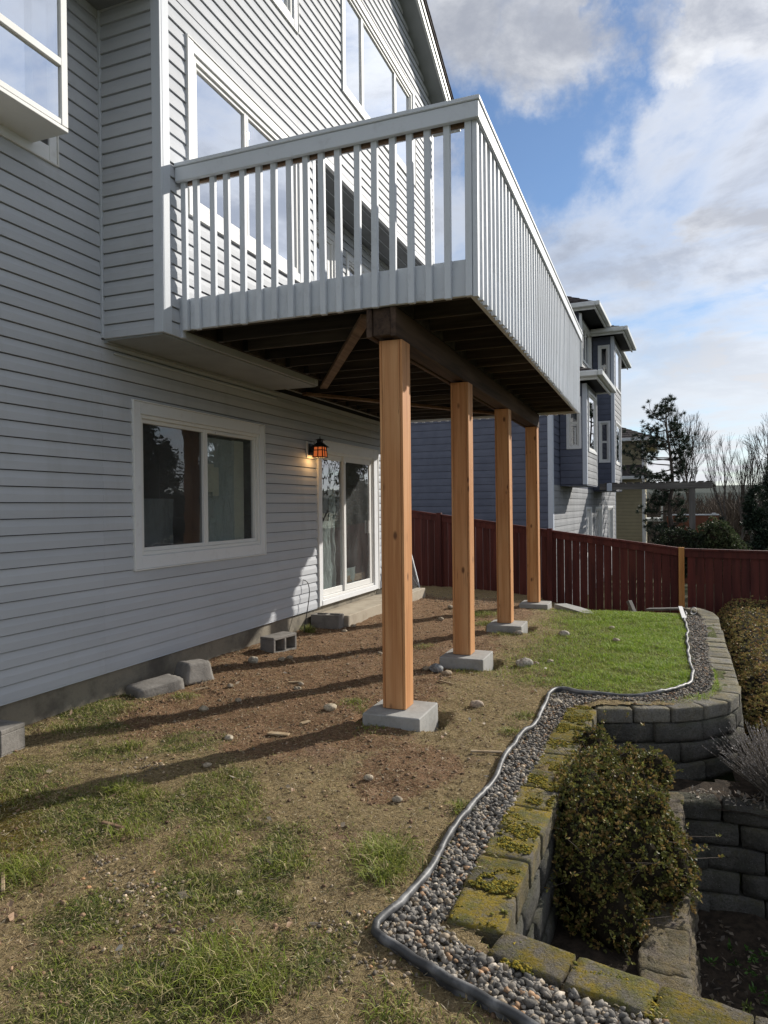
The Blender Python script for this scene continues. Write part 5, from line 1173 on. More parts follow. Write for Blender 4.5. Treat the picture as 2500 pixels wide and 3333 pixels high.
def lump(c, r, amp=0.25, sub=4, k=0.0, scale=2.0):
    V, F = ico(sub); nz = fbm(V[:, 0]*scale+k+V[:, 2]*1.3, V[:, 1]*scale+k*2-V[:, 2], 4)-0.5
    return V*(1+amp*2*nz[:, None])*v3(r)+v3(c), F
def shell(n, lobes, thick=0.22):
    """points near the surface of the union of ellipsoid lobes, with outward direction"""
    P, N = [], []
    vol = np.array([l[1][0]*l[1][1]+l[1][1]*l[1][2]+l[1][0]*l[1][2] for l in lobes]); cnt = (n*vol/vol.sum()*1.7).astype(int)
    for (c, r), m in zip(lobes, cnt):
        d = rng.normal(size=(m, 3)); d /= np.linalg.norm(d, axis=1, keepdims=True)
        nz = fbm(d[:, 0]*2.6+c[0]*3+d[:, 2]*1.7, d[:, 1]*2.6+c[1]-d[:, 2]*1.9, 4, 0.6)-0.5
        rad = (1+0.75*nz)*(1-thick*rng.random(m)**1.6); P.append(v3(c)+d*rad[:, None]*v3(r)); N.append(d/v3(r))
    P, N = np.concatenate(P), np.concatenate(N); ok = np.ones(len(P), bool)
    for (c, r) in lobes: ok &= (((P-v3(c))/(v3(r)*0.70))**2).sum(1) > 1
    P, N = P[ok], N[ok]; return P, N/np.linalg.norm(N, axis=1, keepdims=True)
MT['inner'] = simple('dark_shrub_core', (0.022, 0.018, 0.013), (0.034, 0.028, 0.018), 30, 0.95, 0.05, 0.8, 50, 0.02, 'World')  # dark filler core added inside shrubs and hedge to block the view
def rosettes(P, N, k, L, Wd, cols_, pr, tilt=0.75, var=0.22):
    n = len(P); base = pal(n, cols_, pr, 0.3); Q = np.repeat(P, k, 0); m = len(Q); D = rdir(m); NN = np.repeat(N, k, 0); D = D-(D*NN).sum(1, keepdims=True)*NN*0.8+NN*tilt
    return leaves(Q+D*L*0.1, D, L*rng.uniform(0.6, 1.25, m), Wd*rng.uniform(0.7, 1.25, m), np.repeat(base, k, 0)*rng.uniform(1-var, 1+var, (m, 1)))
def shrub(name, lobes, n, L, Wd, cols, p, label, cat='shrub', group=None, zmin=-9, thick=0.22, twig=0, up=0.3):
    r = root(name, (lobes[0][0][0], lobes[0][0][1], max(zmin, min(c[2]-q[2] for c, q in lobes))), label, cat, group)
    Vs, Fs, nb_ = [], [], 0
    for i, (c, q) in enumerate(lobes):
        V, F = lump(c, v3(q)*0.80, 0.16, 3, i*3.1); Vs.append(V); Fs.append(F+nb_); nb_ += len(V)
    V = np.concatenate(Vs); V[:, 2] = np.maximum(V[:, 2], zmin); add('branches', V, np.concatenate(Fs), MT['inner'], r, True)  # solid dark lumps added under the leaves, not modelled branches
    P, N = shell(n//6, lobes, thick); k = P[:, 2] > zmin; P, N = P[k], N[k]; m = len(P)
    V, F, C = rosettes(P, (lambda q: q/np.linalg.norm(q, axis=1, keepdims=True))(N*0.7+rdir(m, up)*0.55), 6, L, Wd, cols, p)
    add('foliage', V, F, MT['leaf'], r, False, C)
    if twig:
        P, N = shell(twig*3, lobes, 0.1); k = rng.permutation(len(P))[:twig]; P, N = P[k], N[k]; E_ = P+(N+rdir(twig, 0.2)*0.5)*rng.uniform(0.03, 0.15, (twig, 1))
        V, F = tubes(P-N*0.06, E_, np.full(twig, 0.0022), np.full(twig, 0.0012), 3); add('twigs', V, F, MT['bark'], r)
        Q = np.repeat(E_, 7, 0); m = len(Q); V, F, C = leaves(Q+rdir(m)*0.006, rdir(m, 0.4), L*rng.uniform(0.8, 1.4, m), Wd*rng.uniform(0.8, 1.3, m), pal(m, cols, p)*1.3); add('tip_leaves', V, F, MT['leaf'], r, False, C)
    return r
EV = [(0.17, 0.165, 0.04), (0.115, 0.125, 0.033), (0.24, 0.16, 0.055), (0.065, 0.075, 0.026), (0.21, 0.20, 0.055)]
_small = [((float(x), float(y), float(z)), (r, r*1.1, r)) for x, y, z, r in zip(rng.uniform(-0.48, 0.0, 26), rng.uniform(3.7, 5.0, 26), rng.uniform(-1.78, -1.62, 26), rng.uniform(0.06, 0.12, 26))]
shrub('evergreen_shrub', _small+[((-0.40, 5.28, -1.98), (0.14, 0.22, 0.26)), ((-0.35, 5.02, -1.95), (0.18, 0.24, 0.28)), ((-0.29, 4.76, -1.94), (0.23, 0.26, 0.28)), ((-0.36, 4.50, -1.86), (0.24, 0.28, 0.32)), ((-0.17, 4.46, -1.95), (0.24, 0.28, 0.28)), ((-0.39, 4.20, -1.82), (0.27, 0.28, 0.33)),
      ((-0.12, 4.15, -1.92), (0.26, 0.26, 0.32)), ((0.02, 4.05, -1.96), (0.17, 0.22, 0.24)), ((-0.38, 3.95, -1.86), (0.24, 0.22, 0.32)), ((-0.16, 3.88, -1.93), (0.24, 0.20, 0.32)), ((-0.33, 3.70, -1.96), (0.20, 0.18, 0.28)), ((-0.22, 3.60, -2.05), (0.16, 0.15, 0.20))], 80000, 0.020, 0.0056, EV, [0.30, 0.22, 0.28, 0.15, 0.05],
      'dense small-leaved evergreen shrub spilling between the block walls', zmin=-2.14, twig=320)
HV = [(0.30, 0.225, 0.08), (0.23, 0.21, 0.065), (0.34, 0.21, 0.09), (0.14, 0.13, 0.05), (0.40, 0.33, 0.12)]
def hedge():
    r = root('hedge', (2.0, 9.5, -2.15), 'low bronze-green hedge filling the bed behind the curved wall', 'hedge')
    xs = np.arange(0.74, 4.2, 0.07); ys = np.arange(5.75, 13.3, 0.07); X, Y = np.meshgrid(xs, ys, indexing='ij')
    def top(x, y):
        e = np.minimum(np.minimum(x-(0.70+0.03*(y-6)), 13.35-y), (y-5.7)*0.9); t = np.clip(e/0.40, 0, 1); t = np.sqrt(t*(2-t))
        return -2.12+t*(0.42+0.10*(fbm(x*2.1, y*2.1, 3)-0.5)*2+0.06*sstep(8, 12, y))
    Z = top(X, Y)-0.06; nx, ny = X.shape; I = np.arange(nx*ny).reshape(nx, ny); Q = np.stack([I[:-1, :-1], I[1:, :-1], I[1:, 1:], I[:-1, 1:]], -1).reshape(-1, 4)
    add('branches', np.stack([X, Y, Z], -1).reshape(-1, 3), Q, MT['inner'], r, True)  # solid dark hedge core added below the leaves to close the view
    n = 11000; p = np.column_stack([0.72+3.0*rng.random(n)**1.9, rng.uniform(5.72, 13.3, n)]); z = top(p[:, 0], p[:, 1])-rng.random(n)**2*0.10
    N_ = rdir(n, 1.3); N_ /= np.linalg.norm(N_, axis=1, keepdims=True); V, F, C = rosettes(np.column_stack([p, z]), N_, 7, 0.024, 0.0075, HV, [0.3, 0.25, 0.2, 0.15, 0.1]); add('foliage', V, F, MT['leaf'], r, False, C)
    m = 260; k = rng.permutation(n)[:m]; P = np.column_stack([p[k], z[k]]); E_ = P+rdir(m, 1.6)*rng.uniform(0.03, 0.07, (m, 1)); Q = np.repeat(E_, 6, 0); q = len(Q)
    V, F, C = leaves(Q, rdir(q, 0.5), rng.uniform(0.02, 0.035, q), rng.uniform(0.006, 0.010, q), pal(q, HV, [0.3, 0.2, 0.25, 0.1, 0.15])); add('tip_leaves', V, F, MT['leaf'], r, False, C)
hedge()
def dry_shrub(c, n, R, Hh, label):
    r = root('dry_shrub', c, label, 'shrub'); c = v3(c)
    a = rng.uniform(0, 2*math.pi, n); t = rng.uniform(0.15, 1.25, n); d = np.stack([np.cos(a)*np.sin(t)*R, np.sin(a)*np.sin(t)*R, np.cos(t*0.72)*Hh], 1)
    P0 = c+rng.normal(size=(n, 3))*np.array([0.05, 0.05, 0.0]); P1 = c+d*rng.uniform(0.35, 0.6, (n, 1))+rng.normal(size=(n, 3))*0.02; P2 = c+d*rng.uniform(0.8, 1.1, (n, 1))+rng.normal(size=(n, 3))*0.03
    V1, F1 = tubes(P0, P1, np.full(n, 0.0028), np.full(n, 0.002), 3); V2, F2 = tubes(P1, P2, np.full(n, 0.002), np.full(n, 0.001), 3)
    add('stems', np.concatenate([V1, V2]), np.concatenate([F1, F2+len(V1)]), simple('dry_stems', (0.26, 0.235, 0.205), (0.17, 0.15, 0.13), 20, 0.9), r)
    Q = np.repeat(P2, 9, 0)-np.repeat(P2-P1, 9, 0)*rng.random((n*9, 1))*0.6; m = len(Q)
    V, F, C = leaves(Q, np.repeat(P2-P1, 9, 0)+rdir(m)*0.06, rng.uniform(0.010, 0.022, m), rng.uniform(0.0015, 0.003, m), pal(m, [(0.44, 0.42, 0.41), (0.32, 0.30, 0.29), (0.52, 0.49, 0.47)], [0.4, 0.35, 0.25])); add('dry_leaves', V, F, MT['leaf'], r, False, C)
dry_shrub((0.80, 5.62, -2.12), 620, 0.46, 0.50, 'leafless grey dry shrub on the ledge of the low wall')

def grow(base, d, L, r, lev, segs, tips, kink=0.18, ratio=0.72, nb_=(2, 3), spread=0.55, up=0.12):
    p = v3(base); d = v3(d)/np.linalg.norm(d); k = 4 if lev > 1 else 3
    for i in range(k):
        q = p+d*L/k; r2 = r*(1-0.42/k); segs.append((p, q, r, r2)); p, r = q, r2
        d = d+rng.normal(size=3)*kink*0.5+np.array([0, 0, up*0.3]); d /= np.linalg.norm(d)
        if lev > 0 and i >= 1:
            for _ in range(rng.integers(0, 2) if i < k-1 else rng.integers(*nb_)+0):
                s = rng.normal(size=3); s -= (s@d)*d; s /= np.linalg.norm(s)+1e-9
                e = d+s*spread*rng.uniform(0.6, 1.3)+np.array([0, 0, up]); grow(p, e, L*ratio*rng.uniform(0.7, 1.1), r*0.66, lev-1, segs, tips, kink, ratio, nb_, spread, up)
    if lev > 0: grow(p, d, L*ratio, r*0.9, lev-1, segs, tips, kink, ratio, nb_, spread, up)
    else: tips.append(p)
def bare_tree(x, y, z, Hh, r, label, lev=4, lean=(0, 0), group='bare trees beyond the fence', spread=0.5):
    o = root('bare_tree', (x, y, z), label, 'tree', group); segs, tips = [], []
    grow((x, y, z), (lean[0], lean[1], 1), Hh*0.34, r, lev, segs, tips, 0.16, 0.70, (2, 4), spread, 0.22)
    S = segs; A = np.array([s[0] for s in S]); B = np.array([s[1] for s in S]); R0 = np.array([s[2] for s in S]); R1 = np.array([s[3] for s in S])
    R0, R1 = np.maximum(R0, 0.006), np.maximum(R1, 0.005)
    big = R0 > r*0.3
    V, F = tubes(A[big], B[big], R0[big], R1[big], 6); add('trunk', V, F, MT['barkgrey'], o, True)
    V, F = tubes(A[~big], B[~big], R0[~big], R1[~big], 3); add('twigs', V, F, MT['barkgrey'], o)
    return o
bare_tree(1.55, 42, -4.3, 9.8, 0.14, 'forked bare tree rising just right of the pine', 5, (0.02, 0), spread=0.42)
bare_tree(4.9, 55, -5.5, 11.2, 0.13, 'bare many-stemmed tree over the brown thicket', 4, (-0.02, 0), spread=0.34)
bare_tree(5.4, 55.5, -5.5, 10.8, 0.12, 'bare tree crossing branches with the many-stemmed one', 4, (0.04, 0), spread=0.34)
bare_tree(6.3, 56, -5.5, 10.8, 0.12, 'slim straight bare tree left of the tall one at the right edge', 4, (0.0, 0), spread=0.35)
bare_tree(6.55, 54, -5.2, 11.0, 0.12, 'tall bare tree at the right edge of the picture', 4, (0.0, 0), spread=0.34)
for k in range(4): bare_tree(6.8+2.6*k, 37+rng.uniform(-2, 5), -4.0, 10.5+rng.uniform(0, 3), 0.16, 'bare tree mirrored in the patio door glass', 5, (0, 0), 'bare trees mirrored in the glass')
def far_wood():
    segs, tips = [], []
    for i in range(200):
        x, y = rng.uniform(-1, 16), rng.uniform(60, 105); grow((x, y, -7.5), (rng.normal()*0.05, 0, 1), rng.uniform(2.3, 3.4), 0.06, 3, segs, tips, 0.2, 0.72, (2, 4), 0.55, 0.2)
    A = np.array([s[0] for s in segs]); B = np.array([s[1] for s in segs]); R0 = np.maximum([s[2] for s in segs], 0.030); R1 = np.maximum([s[3] for s in segs], 0.024)
    V, F = tubes(A, B, R0, R1, 3); tag(add('far_wood', V, F, simple('brown_thicket', (0.15, 0.115, 0.085), (0.10, 0.08, 0.065), 0.2, 0.95)), 'brown leafless thicket in the distance', 'woodland', kind='stuff')
far_wood()
def pine():
    o = root('pine_tree', (0.55, 30.0, -3.2), 'crooked dark pine with tufted branches in front of the tan house', 'tree')
    tr = spline([(0.75, 30, -3.2), (0.62, 30, -1.5), (0.48, 30, -0.3), (0.58, 30, 0.9), (0.50, 30, 2.0), (0.38, 30, 3.0), (0.36, 30, 3.85)], 0.15)
    n = len(tr); R = np.linspace(0.13, 0.025, n); P0, P1, R0, R1 = list(tr[:-1]), list(tr[1:]), list(R[:-1]), list(R[1:])
    ends = [(-1.17, 2.6), (-1.26, 1.98), (-0.75, 2.1), (-0.9, 1.35), (-0.6, 1.2), (1.2, 2.4), (1.14, 1.72), (0.95, 2.0), (1.05, 1.3), (-0.32, 3.1), (-0.12, 3.75), (0.26, 4.0), (0.6, 3.9), (0.72, 3.2), (0.85, 2.75), (-0.2, 2.4), (-0.5, 2.75), (-0.3, -0.73), (0.15, -0.95), (-0.55, -0.2), (-0.2, 0.35), (0.9, 0.23), (0.95, -0.5), (0.1, 1.05), (-0.1, 0.1), (0.35, -1.3), (-0.4, -1.1), (0.8, -1.0), (0.2, 0.6), (-0.35, 0.8), (0.9, 0.8)]
    T, D = [], []
    for (ex, ez) in ends:
        for rep in range(2):
            e = np.array([ex+rng.normal()*0.12, 30+rng.normal()*0.55, ez+rng.normal()*0.10]); zt = ez-rng.uniform(0.1, 0.7) if rep == 0 else ez-rng.uniform(0.0, 0.4)
            b = np.array([np.interp(zt, tr[:, 2], tr[:, 0]), 30, zt]); mid = (b+e)/2+np.array([0, 0, -0.12]); br = spline([b, mid, e], 0.12)
            rr = np.linspace(0.028, 0.010, len(br)); P0 += list(br[:-1]); P1 += list(br[1:]); R0 += list(rr[:-1]); R1 += list(rr[1:])
            for t in np.linspace(0.42, 1.0, 9):
                q = br[int(t*(len(br)-1))]; s = rng.normal(size=3)*0.13; s[2] = abs(s[2])*0.9; T.append(q+s); D.append(s+(e-b)*0.15); P0.append(q); P1.append(q+s); R0.append(0.008); R1.append(0.006)
    V, F = tubes(P0, P1, R0, R1, 5); add('trunk', V, F, MT['bark'], o, True)
    T, D = np.array(T), np.array(D); D /= np.linalg.norm(D, axis=1, keepdims=True); k = 60; P = np.repeat(T, k, 0); m = len(P); N = np.repeat(D, k, 0)*0.7+rdir(m)*0.9; N /= np.linalg.norm(N, axis=1, keepdims=True)
    V, F, C = leaves(P-N*0.02, N, rng.uniform(0.11, 0.21, m), rng.uniform(0.005, 0.009, m), pal(m, [(0.035, 0.055, 0.036), (0.055, 0.08, 0.045), (0.022, 0.036, 0.026)], [0.4, 0.3, 0.3])); add('crown', V, F, MT['needle'], o, False, C)
pine()
def conifer(x, y, z, Hh, R, label, n=2600, cols=((0.022, 0.038, 0.024), (0.035, 0.055, 0.03), (0.014, 0.024, 0.016)), group='dark evergreens beyond the fence', leaf=0.16, pw=0.85):
    o = root('conifer', (x, y, z), label, 'tree', group)
    V, F = tubes([(x, y, z)], [(x, y, z+Hh*0.97)], [R*0.10], [0.01], 7); add('trunk', V, F, MT['bark'], o, True)
    t = 1-np.sqrt(rng.random(n))*0.97; nbr = int(26*Hh/4); ba = rng.uniform(0, 2*math.pi, nbr); bz = np.sort(rng.random(nbr)); bl = rng.uniform(0.72, 1.12, nbr)
    k = np.clip(np.searchsorted(bz, t), 0, nbr-1); a = ba[k]+rng.normal(size=n)*0.42; rr = R*(1-t)**pw*bl[k]*np.sqrt(rng.random(n))*1.0
    P = np.stack([x+np.cos(a)*rr, y+np.sin(a)*rr, z+Hh*t*0.98+0.15*Hh*0.1-rr*0.22+rng.normal(size=n)*0.05], 1)
    q = 9; Q = np.repeat(P, q, 0); m = len(Q); out = np.repeat(np.stack([np.cos(a), np.sin(a), np.full(n, -0.25)], 1), q, 0)
    V, F, C = leaves(Q+rng.normal(size=(m, 3))*leaf*0.35, out+rdir(m)*0.9, leaf*rng.uniform(0.5, 1.2, m), leaf*rng.uniform(0.08, 0.17, m), np.repeat(pal(n, cols, [0.45, 0.3, 0.25], 0.3), q, 0)); add('crown', V, F, MT['needle'], o, False, C)
conifer(3.15, 27, -3.2, 3.85, 1.15, 'broad dark conifer behind the fence at the right', 3000)
conifer(4.3, 28.5, -3.2, 3.6, 1.2, 'dark conifer cut by the right edge of the picture', 2400)
conifer(4.5, 34, -3.5, 5.5, 0.8, 'thin spiky conifer rising at the right edge', 1100, leaf=0.17)
conifer(2.35, 29, -3.3, 2.85, 0.42, 'small column-shaped cypress beside the red wall', 1500, pw=0.45, leaf=0.10)
for i, (x, y, hh) in enumerate([(14.5, 33, 12), (17.5, 31, 11), (13.5, 37, 12.5), (20.5, 32, 12), (24, 30, 13), (16, 40, 14)]): conifer(x, y, -3.5, hh, 3.0, 'tall dark conifer mirrored in the ground floor window', 3200, group='conifers mirrored in the glass', leaf=0.42)
conifer(7.1, 36, -3.5, 9.5, 1.5, 'slim conifer mirrored in the right pane of the patio door', 1800, group='conifers mirrored in the glass', leaf=0.35)
GV = [(0.06, 0.085, 0.035), (0.10, 0.12, 0.055), (0.035, 0.05, 0.022), (0.17, 0.18, 0.10)]
shrub('garden_shrub', [((1.55, 22, -1.15), (0.50, 0.5, 0.65)), ((1.85, 22, -1.45), (0.45, 0.5, 0.55)), ((1.3, 22.2, -1.4), (0.4, 0.4, 0.5))], 9000, 0.085, 0.018, GV, [0.35, 0.3, 0.2, 0.15], 'light green leafy shrub right of the pergola post', zmin=-3)
shrub('garden_shrub', [((0.55, 21.5, -1.45), (0.50, 0.5, 0.75)), ((0.2, 21.6, -1.5), (0.35, 0.4, 0.5)), ((0.9, 21.6, -1.3), (0.3, 0.4, 0.6))], 8000, 0.07, 0.014, [(0.025, 0.036, 0.02), (0.04, 0.055, 0.025), (0.016, 0.022, 0.014), (0.06, 0.075, 0.04)], [0.35, 0.25, 0.25, 0.15], 'very dark shrub left of the pergola post', zmin=-3)
shrub('garden_shrub', [((2.35, 23, -1.9), (0.5, 0.5, 0.7)), ((3.3, 22.5, -1.9), (0.9, 0.5, 0.65))], 7000, 0.08, 0.016, [(0.03, 0.042, 0.022), (0.045, 0.06, 0.03), (0.018, 0.026, 0.015), (0.07, 0.09, 0.05)], [0.35, 0.25, 0.25, 0.15], 'dark low shrub over the fence under the broad conifer', zmin=-3)

# ------------------------------------------------------------------ grass, straw, weeds, litter
def blades(P, Hh, lean_, Wd, cols):
    n = len(P); a = rng.uniform(0, 2*math.pi, n); d = np.stack([np.cos(a), np.sin(a), np.zeros(n)], 1); s = np.stack([-np.sin(a), np.cos(a), np.zeros(n)], 1)
    Hh, lean_, Wd = [np.asarray(v).reshape(-1, 1)*np.ones((n, 1)) for v in (Hh, lean_, Wd)]
    z = np.array([[0, 0, 1.0]]); m = P+z*Hh*0.6+d*lean_*Hh*0.45; t = P+z*Hh*np.maximum(1-0.35*lean_, 0.15)+d*lean_*Hh*1.25
    V = np.stack([P-s*Wd, P+s*Wd, m-s*Wd*0.8, m+s*Wd*0.8, t], 1).reshape(-1, 3); b = (np.arange(n)*5)[:, None]
    F = np.concatenate([b+np.array([[0, 1, 3]]), b+np.array([[0, 3, 2]]), b+np.array([[2, 3, 4]])], 0); return V, F, np.repeat(cols, 5, 0)
def on_lawn(n, box):
    p = rng.uniform(box[:2], box[2:], (n, 2)); k = inpoly(p[:, 0], p[:, 1], LAWN) & ~inpoly(p[:, 0], p[:, 1], GRAVEL)
    for fx, fy, fz in FOOT: k &= np.maximum(np.abs(p[:, 0]-fx), np.abs(p[:, 1]-fy)) > 0.235
    k &= ~((p[:, 0] < -3.8) & (p[:, 1] > 8.4)); return p[k]
GC = [(0.20, 0.25, 0.035), (0.28, 0.30, 0.065), (0.38, 0.33, 0.15), (0.10, 0.13, 0.04), (0.50, 0.42, 0.23)]
LUSH = [(0.25, 0.38, 0.035), (0.32, 0.44, 0.05), (0.15, 0.24, 0.03), (0.40, 0.42, 0.10)]
def grass():
    Vs, Fs, Cs = [], [], []; nb_ = [0]
    def push(V, F, C): Vs.append(V); Fs.append(F+nb_[0]); Cs.append(C); nb_[0] += len(V)
    p = on_lawn(760000, (-4.25, 1.6, 0.5, 11.9)); s, g, m, lush, under, near, mid = zones(p[:, 0], p[:, 1])
    keep = rng.random(len(p)) < np.clip(0.05+0.06*near+0.14*mid+0.95*sstep(0.30, 0.66, g)*(1-0.6*lush)+0.0*near, 0, 1)*np.clip(1.25-0.085*p[:, 1], 0.3, 1)*0.50*(1-0.55*under); q = p[keep]; lu = lush[keep]; n = len(q); gq = g[keep]
    tuft = fbm(q[:, 0]*6, q[:, 1]*6, 3); Hh = (0.012+0.026*tuft*gq)*rng.uniform(0.6, 1.5, n)
    push(*blades(np.column_stack([q, hl(q[:, 0], q[:, 1])-0.003]), Hh, rng.uniform(0.4, 1.6, n), rng.uniform(0.0010, 0.0020, n), pal(n, GC, [0.26, 0.22, 0.18, 0.20, 0.14])))
    p = on_lawn(230000, (-1.9, 5.8, 0.5, 11.9)); s, g, m, lush, under, near, mid = zones(p[:, 0], p[:, 1]); pt = fbm(p[:, 0]*3.3+2, p[:, 1]*3.3+9, 4, 0.6); k = rng.random(len(p)) < np.clip(lush*1.1-0.1, 0, 1)**1.5*0.85*sstep(0.28, 0.55, pt+0.25*lush); q = p[k]; pk = pt[k]; lk = lush[k]; n = len(q)
    cl = pal(n, LUSH, [0.35, 0.3, 0.2, 0.15]); dryc = v3((0.36, 0.31, 0.14)); mixd = (np.clip(0.85-lk, 0, 1)*0.9+0.5*sstep(0.5, 0.36, pk))[:, None]*rng.random((n, 1)); cl = cl*(1-mixd)+dryc*mixd
    push(*blades(np.column_stack([q, hl(q[:, 0], q[:, 1])-0.003]), rng.uniform(0.014, 0.05, n)*(0.6+0.9*pk), rng.uniform(0.2, 1.2, n), rng.uniform(0.0012, 0.0026, n), cl))
    # distinct tufts
    T = [(-1.16, 2.95, 0.17, 700, 0.11), (-1.10, 2.78, 0.10, 260, 0.09), (-1.45, 2.02, 0.20, 900, 0.10), (-1.25, 2.0, 0.12, 400, 0.09), (-2.65, 2.28, 0.16, 520, 0.09), (-2.75, 2.1, 0.14, 420, 0.09), (-2.85, 3.15, 0.12, 320, 0.08), (-2.65, 3.12, 0.10, 200, 0.07),
         (-2.0, 2.75, 0.20, 520, 0.06), (-2.45, 2.75, 0.18, 420, 0.06), (-1.55, 2.75, 0.14, 300, 0.06), (-1.75, 2.35, 0.16, 380, 0.06), (-2.1, 3.15, 0.2, 420, 0.05), (-3.3, 3.75, 0.10, 160, 0.07), (-0.55, 1.95, 0.15, 300, 0.06), (-0.8, 2.05, 0.14, 260, 0.05),
         (-2.3, 5.2, 0.13, 260, 0.05), (-2.15, 5.05, 0.1, 200, 0.04), (-3.7, 4.85, 0.12, 260, 0.06), (-3.9, 4.35, 0.16, 320, 0.05), (-3.95, 3.8, 0.14, 260, 0.05), (-2.4, 10.1, 0.3, 1200, 0.07), (-2.15, 9.3, 0.22, 700, 0.06), (-2.5, 7.6, 0.15, 250, 0.05), (-1.8, 8.65, 0.2, 420, 0.05), (-1.75, 6.6, 0.2, 350, 0.04), (-0.98, 3.6, 0.07, 200, 0.06), (-0.97, 4.9, 0.1, 240, 0.05), (-0.95, 5.3, 0.1, 220, 0.05), (-4.12, 7.9, 0.08, 300, 0.12), (-1.95, 4.68, 0.18, 260, 0.035)]
    for (x, y, r, n, h_) in T:
        q = rng.normal((x, y), r*0.5, (n, 2)); n = len(q); dr = np.hypot(q[:, 0]-x, q[:, 1]-y)/r; dry_ = rng.random() < 0.35
        push(*blades(np.column_stack([q, hl(q[:, 0], q[:, 1])-0.004]), h_*rng.uniform(0.45, 1.15, n)*np.clip(1.15-0.5*dr, 0.4, 1), rng.uniform(0.2, 1.1, n)+0.4*dr, rng.uniform(0.0012, 0.0026, n), pal(n, GC, [0.36, 0.28, 0.14, 0.14, 0.08] if not dry_ else [0.2, 0.2, 0.26, 0.12, 0.22])))
    o = add('grass', np.concatenate(Vs), np.concatenate(Fs), MT['grass'], None, False, np.concatenate(Cs)); tag(o, 'thin patchy grass on the lawn', 'grass', kind='stuff')
    p = on_lawn(200000, (-4.25, 1.6, 0.4, 11.9)); keep = rng.random(len(p)) < np.clip(1.3-0.11*p[:, 1], 0.25, 1)*0.85; q = p[keep]; n = len(q)
    L = rng.uniform(0.010, 0.042, n); cols = pal(n, [(0.46, 0.36, 0.20), (0.30, 0.215, 0.12), (0.085, 0.06, 0.038), (0.60, 0.52, 0.36)], [0.32, 0.28, 0.25, 0.15]); d = rdir(n); d[:, 2] = np.abs(d[:, 2])*0.4
    V, F, C = leaves(np.column_stack([q, hl(q[:, 0], q[:, 1])+0.002+rng.random(n)*0.004]), d, L, rng.uniform(0.0008, 0.0018, n), cols, 0.1); tag(add('straw', V, F, MT['grass'], None, False, C), 'dead straw and thatch scattered over the lawn', 'straw', kind='stuff')
    p = on_lawn(26000, (-4.25, 1.7, 0.3, 11.5)); s, g, m_, lush, under, near, mid = zones(p[:, 0], p[:, 1]); q = p[rng.random(len(p)) < np.clip(0.15+0.7*s-0.5*lush, 0.02, 1)*np.clip(1.3-0.1*p[:, 1], 0.3, 1)]; n = len(q)
    V, F, C = stones(np.column_stack([q, hl(q[:, 0], q[:, 1])]), rng.uniform(0.003, 0.010, n)*rng.choice([1, 1, 1.6], n), 1, pal(n, [(0.20, 0.12, 0.07), (0.12, 0.075, 0.045), (0.28, 0.18, 0.11), (0.36, 0.29, 0.2)], [0.4, 0.3, 0.22, 0.08]), 0.7, 0.2); tag(add('soil_clods', V, F, MT['stone'], None, False, C), 'crumbs of brown soil strewn over the bare lawn', 'soil', kind='stuff')
    # fallen leaves
    p = on_lawn(90, (-4.2, 1.9, -0.9, 7.0)); n = len(p); d = rdir(n); d[:, 2] = np.abs(d[:, 2])*0.3
    V, F, C = leaves(np.column_stack([p, hl(p[:, 0], p[:, 1])+0.008]), d, rng.uniform(0.03, 0.06, n), rng.uniform(0.008, 0.016, n), pal(n, [(0.40, 0.33, 0.24), (0.30, 0.2, 0.13), (0.5, 0.46, 0.4)], [0.45, 0.35, 0.2]), 0.5)
    q = np.column_stack([rng.uniform(0.2, 0.7, 120), rng.uniform(5.36, 5.62, 120), np.full(120, -2.10)]); d = rdir(120); d[:, 2] = np.abs(d[:, 2])*0.3; V2, F2, C2 = leaves(q, d, rng.uniform(0.02, 0.06, 120), rng.uniform(0.006, 0.014, 120), pal(120, [(0.40, 0.36, 0.30), (0.3, 0.24, 0.18), (0.22, 0.2, 0.17)], [0.4, 0.35, 0.25]), 0.5)
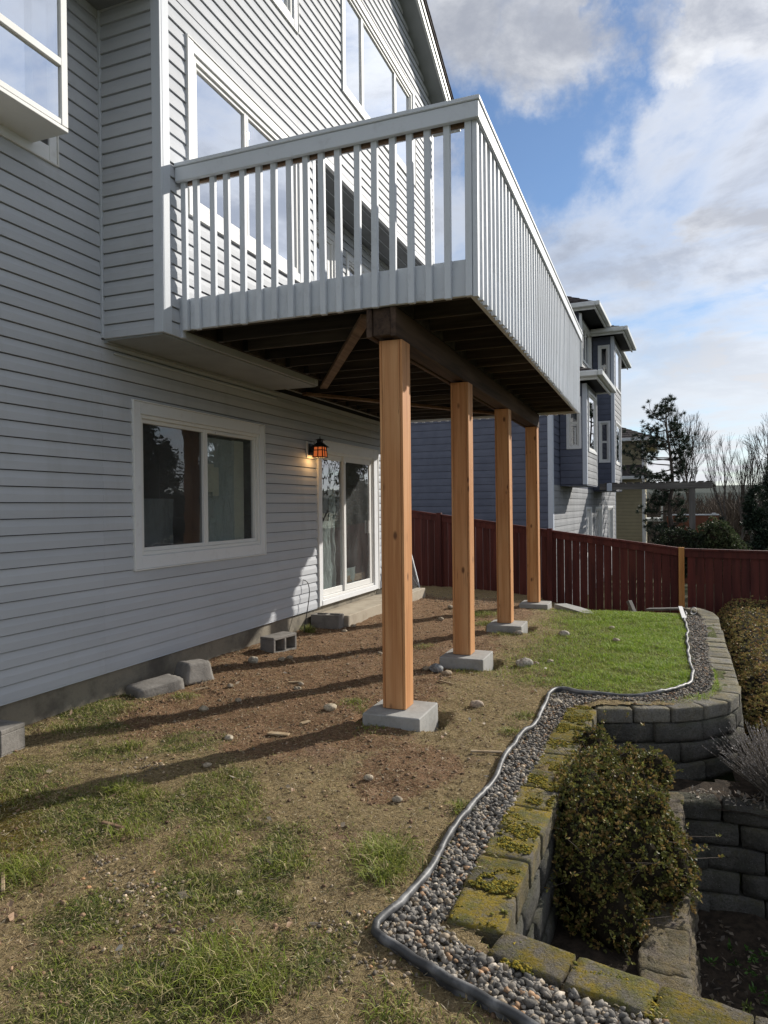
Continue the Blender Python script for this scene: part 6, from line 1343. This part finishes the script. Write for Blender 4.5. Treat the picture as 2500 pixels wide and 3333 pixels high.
    q = np.column_stack([rng.uniform(0.2, 1.2, 500), rng.uniform(3.4, 5.1, 500), np.full(500, -2.78)]); q[:, 2] += rng.random(500)*0.02; d = rdir(500); d[:, 2] = np.abs(d[:, 2])*0.3; V3, F3, C3 = leaves(q, d, rng.uniform(0.02, 0.06, 500), rng.uniform(0.004, 0.014, 500), pal(500, [(0.26, 0.22, 0.17), (0.18, 0.14, 0.10), (0.12, 0.1, 0.08)], [0.3, 0.35, 0.35]), 0.5)
    tag(add('leaf_litter', np.concatenate([V, V2, V3]), np.concatenate([F, F2+len(V), F3+len(V)+len(V2)]), MT['leaf'], None, False, np.concatenate([C, C2, C3])), 'dry leaves and bark bits on the lawn and ledges', 'litter', kind='stuff')
grass()
def weeds():
    Vs, Fs, Cs = [], [], []; nb_ = 0
    for (x, y, z, n, L, col) in [(0.42, 4.62, -2.76, 14, 0.07, 1), (0.55, 4.45, -2.76, 14, 0.065, 1), (0.68, 4.38, -2.76, 12, 0.06, 1), (0.36, 4.1, -2.77, 16, 0.07, 0), (0.5, 4.0, -2.77, 16, 0.07, 0), (0.7, 4.05, -2.77, 18, 0.07, 0), (0.32, 3.75, -2.77, 18, 0.06, 0), (0.6, 3.8, -2.77, 16, 0.06, 0), (0.8, 4.6, -2.77, 14, 0.07, 1), (0.45, 3.6, -2.77, 18, 0.06, 0), (0.75, 3.7, -2.77, 16, 0.06, 0)]:
        L = L*0.7
        for rep in range(7):
            cx_, cy_ = x+rng.normal()*0.10, y+rng.normal()*0.14; m = n; d = rdir(m, 0.35); d[:, 2] = np.abs(d[:, 2])
            c = [(0.11, 0.14, 0.035), (0.07, 0.15, 0.03)][col]; V, F, C = leaves(np.tile([[cx_, cy_, z]], (m, 1))+rng.normal(size=(m, 3))*0.008, d, L*rng.uniform(0.5, 1.1, m), L*0.14*np.ones(m), v3(c)*rng.uniform(0.6, 1.3, (m, 1))); Vs.append(V); Fs.append(F+nb_); Cs.append(C); nb_ += len(V)
    tag(add('weeds', np.concatenate(Vs), np.concatenate(Fs), MT['leaf'], None, False, np.concatenate(Cs)), 'scattered green weeds on the lower ground', 'weeds', kind='stuff')
weeds()

for o in bpy.data.objects:
    if o.parent is not None and o.name.split('.')[0] in ('foliage', 'twigs', 'tip_leaves', 'crown', 'dry_leaves', 'stems'): o['kind'] = 'stuff'
